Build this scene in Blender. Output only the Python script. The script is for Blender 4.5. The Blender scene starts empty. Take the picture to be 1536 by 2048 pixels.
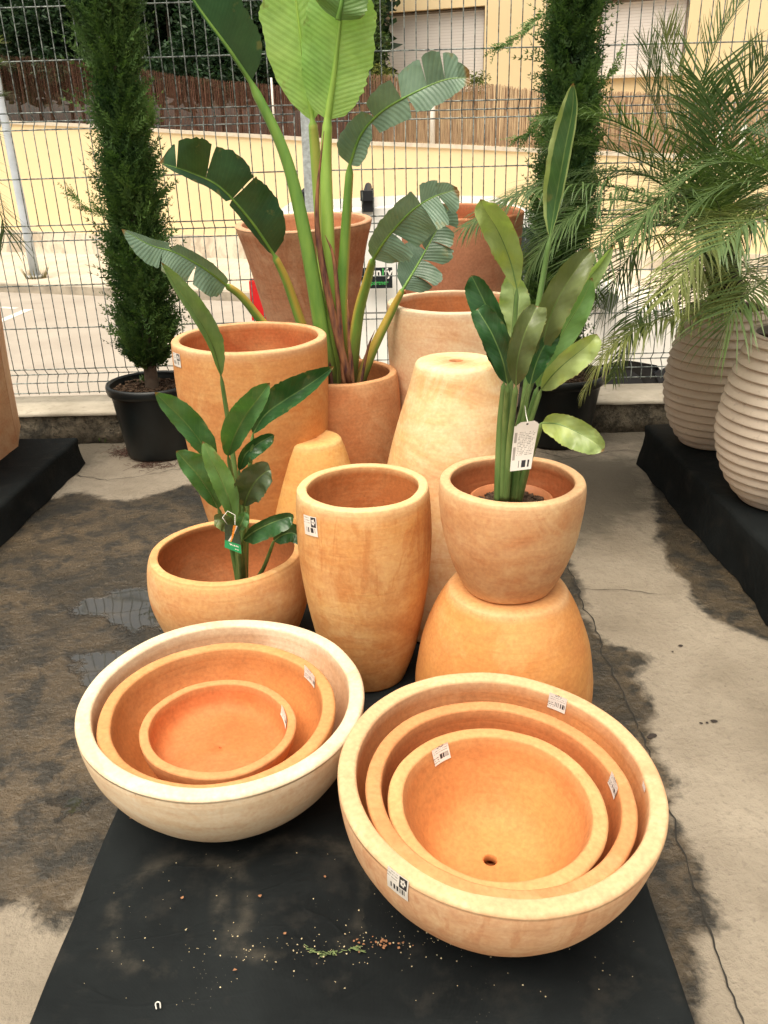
import bpy, bmesh, math, random
from mathutils import Vector, Matrix, noise as mn
R = math.radians
PI = math.pi
random.seed(7)
S = bpy.context.scene
COL = S.collection

# ------------------------------------------------------------------ camera
F = 1700.0
PITCH, ROLL, CAMH = 23.5, -1.2, 1.32
cam_d = bpy.data.cameras.new('camera')
cam_d.sensor_fit = 'VERTICAL'; cam_d.sensor_height = 24; cam_d.lens = 24 * F / 2048
cam_d.clip_start = 0.02; cam_d.clip_end = 500
cam = bpy.data.objects.new('camera', cam_d); COL.objects.link(cam)
CM = Matrix.Rotation(R(90 - PITCH), 3, 'X') @ Matrix.Rotation(R(ROLL), 3, 'Z')
CP = Vector((0, 0, CAMH))
cam.matrix_world = Matrix.Translation(CP) @ CM.to_4x4()
S.camera = cam

# ------------------------------------------------------------------ light
w = bpy.data.worlds.new('World'); S.world = w; w.use_nodes = True
nt = w.node_tree; bg = nt.nodes['Background']
sky = nt.nodes.new('ShaderNodeTexSky'); sky.sky_type = 'NISHITA'; sky.sun_disc = False
SUN_EL, SUN_AZ = 70.0, 215.0          # azimuth clockwise from +Y (sun behind the camera, a little left)
sky.sun_elevation = R(SUN_EL); sky.sun_rotation = R(SUN_AZ)
sky.air_density = 1.0; sky.dust_density = 6.0; sky.ozone_density = 0.3
hs = nt.nodes.new('ShaderNodeHueSaturation'); hs.inputs['Saturation'].default_value = 0.35
tint = nt.nodes.new('ShaderNodeMix'); tint.data_type = 'RGBA'; tint.blend_type = 'MULTIPLY'
tint.inputs[0].default_value = 1.0; tint.inputs[7].default_value = (1.0, 0.93, 0.80, 1)
nt.links.new(sky.outputs[0], hs.inputs['Color']); nt.links.new(hs.outputs[0], tint.inputs[6])
nt.links.new(tint.outputs[2], bg.inputs[0]); bg.inputs[1].default_value = 0.145
sd = bpy.data.lights.new('sun', 'SUN'); sd.energy = 2.2; sd.angle = R(55); sd.color = (1.0, 0.93, 0.80)
sun = bpy.data.objects.new('sun', sd); COL.objects.link(sun)
az = R(SUN_AZ); el = R(SUN_EL)
sdir = Vector((math.sin(az) * math.cos(el), math.cos(az) * math.cos(el), math.sin(el)))
sun.rotation_euler = sdir.to_track_quat('Z', 'Y').to_euler(); sun.location = (0, 0, 8)
S.view_settings.view_transform = 'Standard'; S.view_settings.look = 'None'
S.view_settings.exposure = 0.58; S.view_settings.gamma = 1.0
S.render.engine = 'CYCLES'
S.cycles.max_bounces = 8; S.cycles.transparent_max_bounces = 12

# ------------------------------------------------------------------ photograph pixel -> place in the world
def ray(px, py): return CM @ Vector(((px - 768) / F, -(py - 1024) / F, -1))
def W(px, py, D):                      # point at forward distance D
    r = ray(px, py); return CP + r * (D / r.y)
def G(px, py, z=0.0):                  # point on the horizontal plane z
    r = ray(px, py); return CP + r * ((z - CP.z) / r.z)
def proj(p):
    v = CM.transposed() @ (Vector(p) - CP)
    return (768 + F * v.x / -v.z, 1024 - F * v.y / -v.z, -v.z)
def mpp(p): return proj(p)[2] / F      # metres per photo pixel there

# ------------------------------------------------------------------ object helpers
def tag(o, label=None, cat=None, group=None, kind=None):
    if label: o['label'] = label
    if cat: o['category'] = cat
    if group: o['group'] = group
    if kind: o['kind'] = kind
    return o
def empty(name, loc=(0, 0, 0)):
    o = bpy.data.objects.new(name, None); COL.objects.link(o); o.location = loc
    o.empty_display_size = 0.1
    bpy.context.view_layer.update()
    return o
class MB:
    def __init__(s): s.v = []; s.f = []; s.m = []; s.attr = {}; s.uv = {}
    def vert(z_, p, **a):
        z_.v.append(tuple(p)); i = len(z_.v) - 1
        for k, x in a.items(): z_.attr.setdefault(k, {})[i] = x
        return i
    def face(s, idx, m=0): s.f.append(tuple(idx)); s.m.append(m)
    def box(s, c, d, rot=None, m=0):
        c = Vector(c); i0 = len(s.v)
        for x in (-.5, .5):
            for y in (-.5, .5):
                for z in (-.5, .5):
                    p = Vector((x * d[0], y * d[1], z * d[2]))
                    if rot: p = rot @ p
                    s.v.append(tuple(c + p))
        for f in ((0, 1, 3, 2), (4, 6, 7, 5), (0, 4, 5, 1), (2, 3, 7, 6), (0, 2, 6, 4), (1, 5, 7, 3)):
            s.face([i0 + k for k in f], m)
    def tube(s, pts, rad, n=6, m=0, cap=True, **a):
        pts = [Vector(p) for p in pts]
        if not isinstance(rad, (list, tuple)): rad = [rad] * len(pts)
        rings = []; up = Vector((0, 0, 1)); prev = None
        for i, p in enumerate(pts):
            t = (pts[min(i + 1, len(pts) - 1)] - pts[max(i - 1, 0)]).normalized()
            if prev is None:
                x = t.cross(up)
                if x.length < .1: x = t.cross(Vector((1, 0, 0)))
            else: x = prev - t * prev.dot(t)
            x.normalize(); y = t.cross(x); prev = x
            rings.append([s.vert(p + (x * math.cos(2 * PI * k / n) + y * math.sin(2 * PI * k / n)) * rad[i], tt=i / max(1, len(pts) - 1), **a) for k in range(n)])
        for i in range(len(rings) - 1):
            for k in range(n):
                s.face((rings[i][k], rings[i][(k + 1) % n], rings[i + 1][(k + 1) % n], rings[i + 1][k]), m)
        if cap: s.face(rings[0][::-1], m); s.face(rings[-1], m)
    def build(s, name, mats, parent=None, smooth=True, loc=None):
        me = bpy.data.meshes.new(name)
        vs = s.v
        if loc is not None: vs = [(a - loc[0], b - loc[1], c - loc[2]) for a, b, c in s.v]
        me.from_pydata(vs, [], s.f)
        if not isinstance(mats, (list, tuple)): mats = [mats]
        for m in mats: me.materials.append(m)
        me.polygons.foreach_set('material_index', s.m)
        if smooth: me.polygons.foreach_set('use_smooth', [True] * len(s.f))
        for k, d in s.attr.items():
            at = me.attributes.new(k, 'FLOAT', 'POINT')
            at.data.foreach_set('value', [d.get(i, 0.0) for i in range(len(s.v))])
        me.update()
        o = bpy.data.objects.new(name, me); COL.objects.link(o)
        if loc is not None: o.location = loc
        if parent:
            o.parent = parent
            if loc is None: o.matrix_parent_inverse = parent.matrix_world.inverted()
        return o
def crom(pts, n):
    """Catmull-Rom through tuples / vectors, n samples"""
    pts = [Vector(p) for p in pts]; k = len(pts) - 1; out = []
    for i in range(n):
        u = i / (n - 1) * k; j = min(int(u), k - 1); t = u - j
        p1, p2 = pts[j], pts[j + 1]
        p0 = pts[j - 1] if j > 0 else p1 * 2 - p2
        p3 = pts[j + 2] if j + 2 <= k else p2 * 2 - p1
        out.append(0.5 * ((2 * p1) + (p2 - p0) * t + (2 * p0 - 5 * p1 + 4 * p2 - p3) * t * t + (3 * p1 - p0 - 3 * p2 + p3) * t ** 3))
    return out
def lerpf(tab, x):
    if x <= tab[0][0]: return tab[0][1]
    for (a, va), (b, vb) in zip(tab, tab[1:]):
        if x <= b: return va + (vb - va) * (x - a) / (b - a)
    return tab[-1][1]

# ------------------------------------------------------------------ material helpers
class NM:
    def __init__(s, name):
        s.m = bpy.data.materials.new(name); s.m.use_nodes = True; s.nt = s.m.node_tree
        s.b = s.nt.nodes['Principled BSDF']; s.o = s.nt.nodes['Material Output']
        s.tc = s.nt.nodes.new('ShaderNodeTexCoord')
    def link(s, a, b): s.nt.links.new(a, b)
    def put(s, sock, v):
        if isinstance(v, bpy.types.NodeSocket): s.link(v, sock)
        elif isinstance(v, (tuple, list)): sock.default_value = (*v, 1)[:4] if len(sock.default_value) == 4 else v
        else: sock.default_value = v
    def obj(s, scale=(1, 1, 1), loc=(0, 0, 0), kind='Object'):
        mp = s.nt.nodes.new('ShaderNodeMapping'); s.link(s.tc.outputs[kind], mp.inputs[0])
        mp.inputs['Scale'].default_value = scale; mp.inputs['Location'].default_value = loc
        return mp.outputs[0]
    def noise(s, vec, scale, detail=4, rough=.55, dist=0):
        n = s.nt.nodes.new('ShaderNodeTexNoise'); s.link(vec, n.inputs['Vector'])
        n.inputs['Scale'].default_value = scale; n.inputs['Detail'].default_value = detail
        n.inputs['Roughness'].default_value = rough; n.inputs['Distortion'].default_value = dist
        return n.outputs['Fac']
    def vor(s, vec, scale, feat='F1', out='Distance'):
        n = s.nt.nodes.new('ShaderNodeTexVoronoi'); n.feature = feat; s.link(vec, n.inputs['Vector'])
        n.inputs['Scale'].default_value = scale; return n.outputs[out]
    def wave(s, vec, scale, dist=0, direction='X', dscale=1):
        n = s.nt.nodes.new('ShaderNodeTexWave'); n.bands_direction = direction; s.link(vec, n.inputs['Vector'])
        n.inputs['Scale'].default_value = scale; n.inputs['Distortion'].default_value = dist; n.inputs['Detail Scale'].default_value = dscale
        return n.outputs['Fac']
    def ramp(s, fac, stops):
        n = s.nt.nodes.new('ShaderNodeValToRGB'); s.link(fac, n.inputs[0]); e = n.color_ramp.elements
        while len(e) < len(stops): e.new(0.5)
        for el, (p, c) in zip(e, stops):
            el.position = p; el.color = (c, c, c, 1) if isinstance(c, (int, float)) else (*c, 1)
        return n.outputs[0]
    def mix(s, fac, a, b, mode='MIX'):
        n = s.nt.nodes.new('ShaderNodeMix'); n.data_type = 'RGBA'; n.blend_type = mode
        s.put(n.inputs[0], fac); s.put(n.inputs[6], a); s.put(n.inputs[7], b); return n.outputs[2]
    def math(s, op, a, b=0.0, clamp=False):
        n = s.nt.nodes.new('ShaderNodeMath'); n.operation = op; n.use_clamp = clamp
        s.put(n.inputs[0], a); s.put(n.inputs[1], b); return n.outputs[0]
    def attr(s, name):
        n = s.nt.nodes.new('ShaderNodeAttribute'); n.attribute_name = name; return n.outputs['Fac']
    def bump(s, h, strength=.3, dist=.01, prev=None):
        n = s.nt.nodes.new('ShaderNodeBump'); n.inputs['Strength'].default_value = strength
        n.inputs['Distance'].default_value = dist; s.put(n.inputs['Height'], h)
        if prev is not None: s.link(prev, n.inputs['Normal'])
        return n.outputs[0]
    def done(s, col, rough=.7, normal=None, spec=.5, metal=0.0):
        s.put(s.b.inputs['Base Color'], col); s.put(s.b.inputs['Roughness'], rough)
        s.b.inputs['Specular IOR Level'].default_value = spec; s.b.inputs['Metallic'].default_value = metal
        if normal is not None: s.link(normal, s.b.inputs['Normal'])
        return s.m
def plain(name, col, rough=.6, var=.25, scale=30, metal=0.0, spec=.5, bump=.1):
    n = NM(name); v = n.obj(); f = n.noise(v, scale, 5)
    c = n.mix(n.ramp(f, [(.3, 0.), (.7, 1.)]), tuple(x * (1 - var) for x in col), tuple(min(1, x * (1 + var)) for x in col))
    return n.done(c, rough, n.bump(n.noise(v, scale * 4, 3), bump, .002), spec, metal)

def clay(name, base, pale, deep, amt=.5, lipc=None, inner=(.60, .215, .075), drip=.0, seed=0.0, lipamt=.8, inpale=.15):
    """fired clay with lime bloom: bands thrown on the wheel, cloudy patches, a paler lip"""
    sat = lambda q: (q[0] * .97, q[1] * .945, q[2] * .89)
    base, pale, deep, inner = sat(base), sat(pale), sat(deep), tuple(x * .86 for x in sat(inner)); lipc = tuple(x * .86 for x in sat(lipc)) if lipc else None
    n = NM(name)
    v = n.obj(loc=(seed, seed * .7, seed * 1.3))
    vb = n.obj(scale=(1.2, 1.2, 16), loc=(seed, 0, seed))
    vd = n.obj(scale=(16, 16, 2.0), loc=(seed, 3, 0))
    patch = n.noise(v, 3.2, 6, .6, .6)
    cloud = n.noise(n.obj(scale=(1, 1, 2.4), loc=(seed * 2, 1, 0)), 7.0, 5, .6, 1.0)
    band = n.noise(vb, 2.2, 4, .6, .2)
    drp = n.noise(vd, 1.6, 4, .55, .4)
    s1 = n.math('ADD', n.math('MULTIPLY', patch, .60), n.math('MULTIPLY', band, .13))
    s1 = n.math('ADD', s1, n.math('MULTIPLY', cloud, .42))
    s1 = n.math('ADD', s1, n.math('MULTIPLY', drp, drip))
    s1 = n.math('SUBTRACT', s1, drip * .5)
    lip = n.attr('lip')
    lipn = n.math('MULTIPLY', lip, n.math('ADD', n.math('MULTIPLY', cloud, 1.2), .35), True)
    f = n.ramp(s1, [(.56 - .20 * amt, 0.), (.82 - .20 * amt, 1.)])
    f = n.math('MAXIMUM', n.math('MULTIPLY', f, min(1, amt * 1.3)), 0)
    c = n.mix(f, base, pale)
    g = n.ramp(n.noise(n.obj(scale=(1.0, 1.0, 1.6), loc=(0, seed, 5)), 5.0, 6, .62, .8), [(.50, 0.), (.66, .55)])
    c = n.mix(g, c, deep)
    dr = n.ramp(n.noise(n.obj(scale=(9, 9, 1.6), loc=(seed, 0, 2)), 2.6, 6, .62, .9), [(.52, 0.), (.575, .6)])
    c = n.mix(n.math('MULTIPLY', n.math('MULTIPLY', dr, n.ramp(n.math('ADD', n.attr('hh'), n.math('MULTIPLY', n.math('SUBTRACT', drp, .5), .5)), [(.52, .12), (.68, 1.), (.93, 1.), (.97, 0.)])), drip * 2.0, True), c, deep)
    inn = n.attr('inn')
    ic = n.mix(n.ramp(n.noise(n.obj(scale=(1, 1, 3), loc=(seed, 2, 1)), 5, 5), [(.35, 0.), (.75, 1.)]), inner, tuple(x * 1.25 for x in inner))
    ic = n.mix(n.math('MULTIPLY', n.ramp(patch, [(.5, 0.), (.7, 1.)]), inpale), ic, pale)
    c = n.mix(inn, c, ic)
    c = n.mix(n.math('MULTIPLY', lipn, lipamt), c, lipc or pale)
    scr = n.noise(n.obj(scale=(1.3, 1.3, 1.0), loc=(seed * 3, seed, 9)), 2.3, 10, .70, 1.6)
    c = n.mix(n.math('MULTIPLY', n.math('MULTIPLY', n.ramp(scr, [(.52, 0.), (.60, 1.)]), n.math('SUBTRACT', 1.0, n.math('MULTIPLY', inn, .75))), .20 + .60 * amt), c, pale)
    scr2 = n.noise(n.obj(scale=(1.0, 1.0, 5), loc=(seed * 5, 2, seed)), 4.2, 8, .7, 1.4)
    c = n.mix(n.math('MULTIPLY', n.ramp(scr2, [(.57, 0.), (.62, 1.)]), .16 + .25 * amt), c, deep)
    rgm = n.math('MULTIPLY', n.attr('rg'), n.math('ADD', n.math('MULTIPLY', n.noise(n.obj(scale=(14, 14, 2), loc=(seed, 1, 1)), 2.5, 4), 2.2), -.35), True)
    c = n.mix(n.math('MULTIPLY', rgm, .65), c, tuple(x * .78 for x in deep))
    # small pits and specks
    sp = n.ramp(n.vor(v, 34), [(.035, 1.), (.06, 0.)])
    spn = n.math('MULTIPLY', sp, n.ramp(n.noise(v, 9, 2), [(.55, 0.), (.6, 1.)]))
    c = n.mix(n.math('MULTIPLY', spn, .5), c, (.25, .10, .045))
    fine = n.noise(v, 120, 3); c = n.mix(.20, c, n.ramp(fine, [(.3, .25), (.7, .85)]), 'OVERLAY'); c = n.mix(.15, c, n.ramp(n.noise(n.obj(scale=(1, 1, 1.7), loc=(seed, 7, 7)), 9, 9, .68, .8), [(.3, .2), (.7, .8)]), 'OVERLAY')
    h = n.math('ADD', n.math('MULTIPLY', fine, .35), n.math('MULTIPLY', n.noise(n.obj(scale=(1, 1, 26)), 4, 3), .8))
    h = n.math('SUBTRACT', h, n.math('MULTIPLY', spn, .7))
    r = n.math('ADD', .58, n.math('MULTIPLY', patch, .3))
    return n.done(c, r, n.bump(h, .22, .004), .35)
ORANGE = (.60, .245, .078); YEL = (.66, .35, .115); PALE = (.76, .55, .33); CREAM = (.82, .66, .46); DEEP = (.52, .19, .055); TERRA = (.44, .155, .062); TPALE = (.60, .33, .18)

# ------------------------------------------------------------------ lathe pot
class Pot:
    pass
def make_pot(name, loc, prof, t=.016, mat=None, inverted=False, tilt=None, hole=.011, nseg=96, floor=.018, lipz=.03, fil=None, wob=.0015, parent=None, rib=None):
    """prof: (r,z) from base to rim"""
    H = prof[-1][1]
    pr = crom([(r, z, 0) for r, z in prof], 44)
    outer = [(p.x, p.y) for p in pr]
    if rib:
        k, a = rib
        outer2 = []
        zz = [i * H / 260 for i in range(261)]
        tab = sorted([(z, r) for r, z in outer])
        for z in zz:
            ph = (z / H * k) % 1.0
            prf = -a * ph ** 1.5 - a * .5 * max(0, 1 - ph * 9)
            outer2.append((lerpf(tab, z) + prf, z))
        outer = outer2
    tabo = sorted([(z, r) for r, z in outer])
    pts = []   # r,z,lip,inn
    GR = {}
    rb = outer[0][0]
    pts += [(hole, 0.002, 0, 1), (hole + .002, -0.0, 0, .7), (rb - .008, 0.0, .3, 0), (rb - .002, .0025, .5, 0)]
    def lipw(z): return max(0, 1 - (H - z) / lipz)
    ro = t * .27
    for r, z in outer:
        if z < .004: continue
        if z > H - ro: continue
        pts.append((r, z, max(lipw(z), (max(0, 1 - z / .022) * .9) if inverted else 0), 0))
    rr = outer[-1][0]
    rin_top = rr - t
    for k in range(7):    # rounded outer edge of the lip
        a = k / 6 * PI / 2; pts.append((rr - ro + ro * math.cos(a), H - ro + ro * math.sin(a), 1, 0))
    ri = t * .2
    for k in range(5):
        a = PI / 2 + k / 4 * PI / 2; pts.append((rin_top + ri + ri * math.cos(a), H - ri + ri * math.sin(a), 1 - k * .15, 0.1 * k))
    fil = fil or floor * .9
    zs = [H - t * .9 - (H - t * .9 - floor - fil) * k / 26 for k in range(27)]
    rin = {}
    for z in zs:
        r = lerpf(tabo, z) - t if not rib else lerpf(sorted([(p[1], p[0]) for p in prof]), z) - t
        pts.append((r, z, max(0, 1 - (H - z) / .02) * .6, 1))
    rf = pts[-1][0]
    slope = (pts[-2][0] - pts[-1][0]) / max(1e-4, pts[-2][1] - pts[-1][1]); e_ = rf - fil * 1.1 - slope * fil * .55
    for k in range(1, 9):
        u_ = k / 8; x0, x1, x2 = rf, rf - slope * fil * .75, max(hole + .02, e_); pts.append(((1 - u_) ** 2 * x0 + 2 * u_ * (1 - u_) * x1 + u_ * u_ * x2, (1 - u_) ** 2 * (floor + fil) + 2 * u_ * (1 - u_) * floor * 1.05 + u_ * u_ * floor, 0, 1))
    rf = pts[-1][0] + .015
    for q in (.75, .5, .3): pts.append((max(hole + .003, (rf - .015) * q), floor, 0, 1))
    pts += [(hole + .002, floor, 0, 1), (hole, floor - .002, 0, 1)]
    mb = MB(); rings = []
    sd_ = random.random() * 100; WOB = lambda a, z: wob * (mn.noise(Vector((math.cos(a) * 1.3 + sd_, math.sin(a) * 1.3, z * 3))) * 2) + wob * .5 * mn.noise(Vector((math.cos(a) * 5 + sd_, math.sin(a) * 5, z * 14)))
    for (r, z, l, i) in pts:
        ring = []
        for k in range(nseg):
            a = 2 * PI * k / nseg
            wv = WOB(a, z)
            r2 = r + (wv if r > hole * 2 else 0)
            ring.append(mb.vert((r2 * math.cos(a), r2 * math.sin(a), z + (.0012 * mn.noise(Vector((math.cos(a) * 2.2, math.sin(a) * 2.2, sd_))) if l > .5 else 0)), lip=float(l), inn=float(i), hh=float(z / H), rg=float(max(0, 1 - (H - z) / min(.09, H * .3)) * (1 if i >= 1 else 0))))
        rings.append(ring)
    for a, b in zip(rings, rings[1:]):
        for k in range(nseg): mb.face((a[k], a[(k + 1) % nseg], b[(k + 1) % nseg], b[k]))
    a, b = rings[-1], rings[0]
    for k in range(nseg): mb.face((a[k], a[(k + 1) % nseg], b[(k + 1) % nseg], b[k]))
    o = mb.build(name, mat)
    M = Matrix.Identity(4)
    if tilt: M = Matrix.Rotation(tilt[0], 4, 'X') @ Matrix.Rotation(tilt[1], 4, 'Y')
    if inverted: M = M @ Matrix.Translation((0, 0, H)) @ Matrix.Rotation(PI, 4, 'X')
    M = M @ Matrix.Rotation(random.uniform(0, 6.28), 4, 'Z')
    o.matrix_world = Matrix.Translation(loc) @ M
    P = Pot(); P.o = o; P.wob = WOB; P.H = H; P.t = t; P.tab = tabo; P.M = o.matrix_world.copy(); P.nseg = nseg
    if parent: o.parent = parent; o.matrix_parent_inverse = parent.matrix_world.inverted()
    return P
def pot_r(P, z, inner): return lerpf(P.tab, z) - (P.t if inner else 0)
def find_on(P, px, py, inner):
    best = None
    for zi in range(2, 60):
        z = P.H * zi / 60
        r = pot_r(P, z, inner); dr = (pot_r(P, min(P.H, z + .01), inner) - pot_r(P, max(0, z - .01), inner)) / .02
        for k in range(120):
            a = 2 * PI * k / 120
            p = P.M @ Vector((r * math.cos(a), r * math.sin(a), z))
            nrm = P.M.to_3x3() @ Vector((math.cos(a), math.sin(a), -dr)) * (-1 if inner else 1)
            if nrm.dot(CP - p) < 0: continue
            q = proj(p); d = (q[0] - px) ** 2 + (q[1] - py) ** 2
            if best is None or d < best[0]: best = (d, a, z)
    return best[1], best[2]
STK = {}
def stk_mats():
    if not STK:
        STK['w'] = plain('sticker_paper', (.78, .74, .68), .45, .04)
        STK['g'] = plain('sticker_print', (.36, .33, .30), .5, .1)
        STK['k'] = plain('sticker_ink', (.03, .03, .035), .4, .1)
    return [STK['w'], STK['g'], STK['k']]
def sticker(P, px, py, wpx, hpx, inner=False, logo=False, rot=0.0, seed=1, name='price_label', torn=False):
    a0, z0 = find_on(P, px, py, inner)
    p0 = P.M @ Vector((pot_r(P, z0, inner) * math.cos(a0), pot_r(P, z0, inner) * math.sin(a0), z0))
    q0 = proj(p0); tu = P.M.to_3x3() @ Vector((-math.sin(a0), math.cos(a0), 0)); p1 = P.M @ Vector((pot_r(P, z0 - .01, inner) * math.cos(a0), pot_r(P, z0 - .01, inner) * math.sin(a0), z0 - .01))
    q1 = proj(p0 + tu * .01); q2 = proj(p1)
    w = wpx / max(1, math.hypot(q1[0] - q0[0], q1[1] - q0[1])) * .01; h = hpx / max(1, math.hypot(q2[0] - q0[0], q2[1] - q0[1])) * (p1 - p0).length
    w = min(w, .05); h = min(h, .05)
    NX, NY = 34, 24; rng = random.Random(seed); mb = MB(); vi = {}
    sgn = -1 if inner else 1
    up = 1 if (P.M.to_3x3() @ Vector((0, 0, 1))).z > 0 else -1
    for j in range(NY + 1):
        for i in range(NX + 1):
            u = (i / NX - .5) * w; v = (j / NY - .5) * h
            if torn: u += mn.noise(Vector((i * .3, j * .2, 0))) * .003
            uu = u * math.cos(rot) - v * math.sin(rot); vv = u * math.sin(rot) + v * math.cos(rot)
            # slope of the wall
            dr = (pot_r(P, min(P.H, z0 + .01), inner) - pot_r(P, max(0, z0 - .01), inner)) / .02
            z = z0 + vv * up / math.sqrt(1 + dr * dr)
            r = pot_r(P, z, inner) + .0
            a = a0 + uu * up * sgn / r
            r += P.wob(a, z); nr = Vector((math.cos(a), math.sin(a), -dr)).normalized() * sgn * .0016
            vi[i, j] = mb.vert(Vector((r * math.cos(a), r * math.sin(a), z)) + nr)
    def cell(i, j):
        x = i / NX; y = 1 - j / NY      # y=0 at top
        if torn: return 0
        if logo:
            if x > .58 and x < .92 and .08 < y < .55:
                cx, cy = (x - .75) / .15, (y - .3) / .2
                d = math.hypot(cx, cy); a = math.atan2(cy, cx)
                if d < .25: return 2
                return 0 if d < .55 + .28 * abs(math.cos(a * 2.5)) else 2
            if x < .5 and .1 < y < .5: return 1 if (j % 3 == 0 and (rng.random() < .75)) else 0
            if y > .62 and y < .92 and .12 < x < .85: return 2 if bars[i] and (y < .85) else 0
        else:
            if y < .16 and .3 < x < .7: return 2 if (j % 2 and rng.random() < .6) else 0
            if .2 < y < .45 and .06 < x < .94: return 1 if (j % 3 == 0 and rng.random() < .7) else 0
            if .52 < y < .82 and x > .38: return 2 if bars[i] else 0
            if .6 < y < .9 and x < .3: return 2 if (j % 3 == 0 and rng.random() < .6) else 0
        return 0
    bars = [rng.random() < .5 for _ in range(NX)]
    for j in range(NY):
        for i in range(NX):
            f = (vi[i, j], vi[i + 1, j], vi[i + 1, j + 1], vi[i, j + 1])
            mb.face(f, cell(i, j))
    o = mb.build(name, stk_mats(), None)
    o.parent = P.o
    return o
def fit(bx, by, zb, ry, wr):
    """base centre pixel on plane zb, pixel row of the rim centre, pixel width of rim -> location, height, radius"""
    b = G(bx, by, zb); ry -= 6
    lo, hi = 0.02, 2.0
    for _ in range(40):
        mid = (lo + hi) / 2
        if proj(b + Vector((0, 0, mid)))[1] > ry: lo = mid
        else: hi = mid
    H = lo; c = b + Vector((0, 0, H))
    r = wr / 2 * mpp(c) * .99
    print('fit', bx, by, 'loc', [round(x, 3) for x in b], 'H', round(H, 3), 'R', round(r, 3), 'rim px', [round(x) for x in proj(c)[:2]])
    return b, H, r
def scale_prof(shape, Rr, H): return [(a * Rr, b * H) for a, b in shape]

# ================================================================== THE SETTING
STREET = -0.9
# polygons in photo pixels, laid on the yard floor
WET_L = [(-400, 1010), (40, 1010), (160, 985), (250, 1003), (390, 965), (470, 950), (620, 1100), (760, 1400), (400, 1600), (260, 1700), (165, 1790), (150, 1850), (75, 1840), (55, 1800), (10, 1812), (-400, 1830)]
WET_R = [(1060, 1060), (1140, 1110), (1165, 1180), (1190, 1250), (1215, 1288), (1300, 1310), (1262, 1350), (1300, 1400), (1312, 1430), (1296, 1480), (1335, 1560), (1345, 1650), (1392, 1695), (1410, 1780), (1428, 1850), (1385, 1870), (1392, 1945), (1405, 2080), (1340, 2200), (1150, 2100), (1000, 1500)]
WET_P = [(1300, 905), (1318, 1090), (1332, 1128), (1378, 1180), (1420, 1235), (1480, 1260), (1560, 1290), (1700, 1330), (1700, 1000)]
DIRT = [(-500, 860), (1600, 820), (1600, 888), (1300, 893), (1130, 893), (420, 925), (330, 905), (250, 905), (215, 925), (160, 950), (-500, 960)]
DIRT2 = [(1090, 900), (1300, 915), (1320, 1020), (1210, 1080), (1130, 1100), (1100, 1000)]
PUD = [[(150, 1200), (215, 1185), (290, 1170), (340, 1190), (340, 1260), (270, 1262), (215, 1240), (150, 1228)], [(140, 1318), (210, 1305), (255, 1300), (250, 1345), (205, 1385), (150, 1375)], [(105, 1610), (160, 1595), (175, 1625), (130, 1640)]]
def sdist(poly, x, y):
    ins = False; dm = 1e9; n = len(poly)
    for i in range(n):
        x1, y1 = poly[i]; x2, y2 = poly[(i + 1) % n]
        if (y1 > y) != (y2 > y) and x < (x2 - x1) * (y - y1) / (y2 - y1) + x1: ins = not ins
        dx, dy = x2 - x1, y2 - y1; t = max(0, min(1, ((x - x1) * dx + (y - y1) * dy) / (dx * dx + dy * dy)))
        dm = min(dm, math.hypot(x - x1 - t * dx, y - y1 - t * dy))
    return dm if ins else -dm
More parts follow.
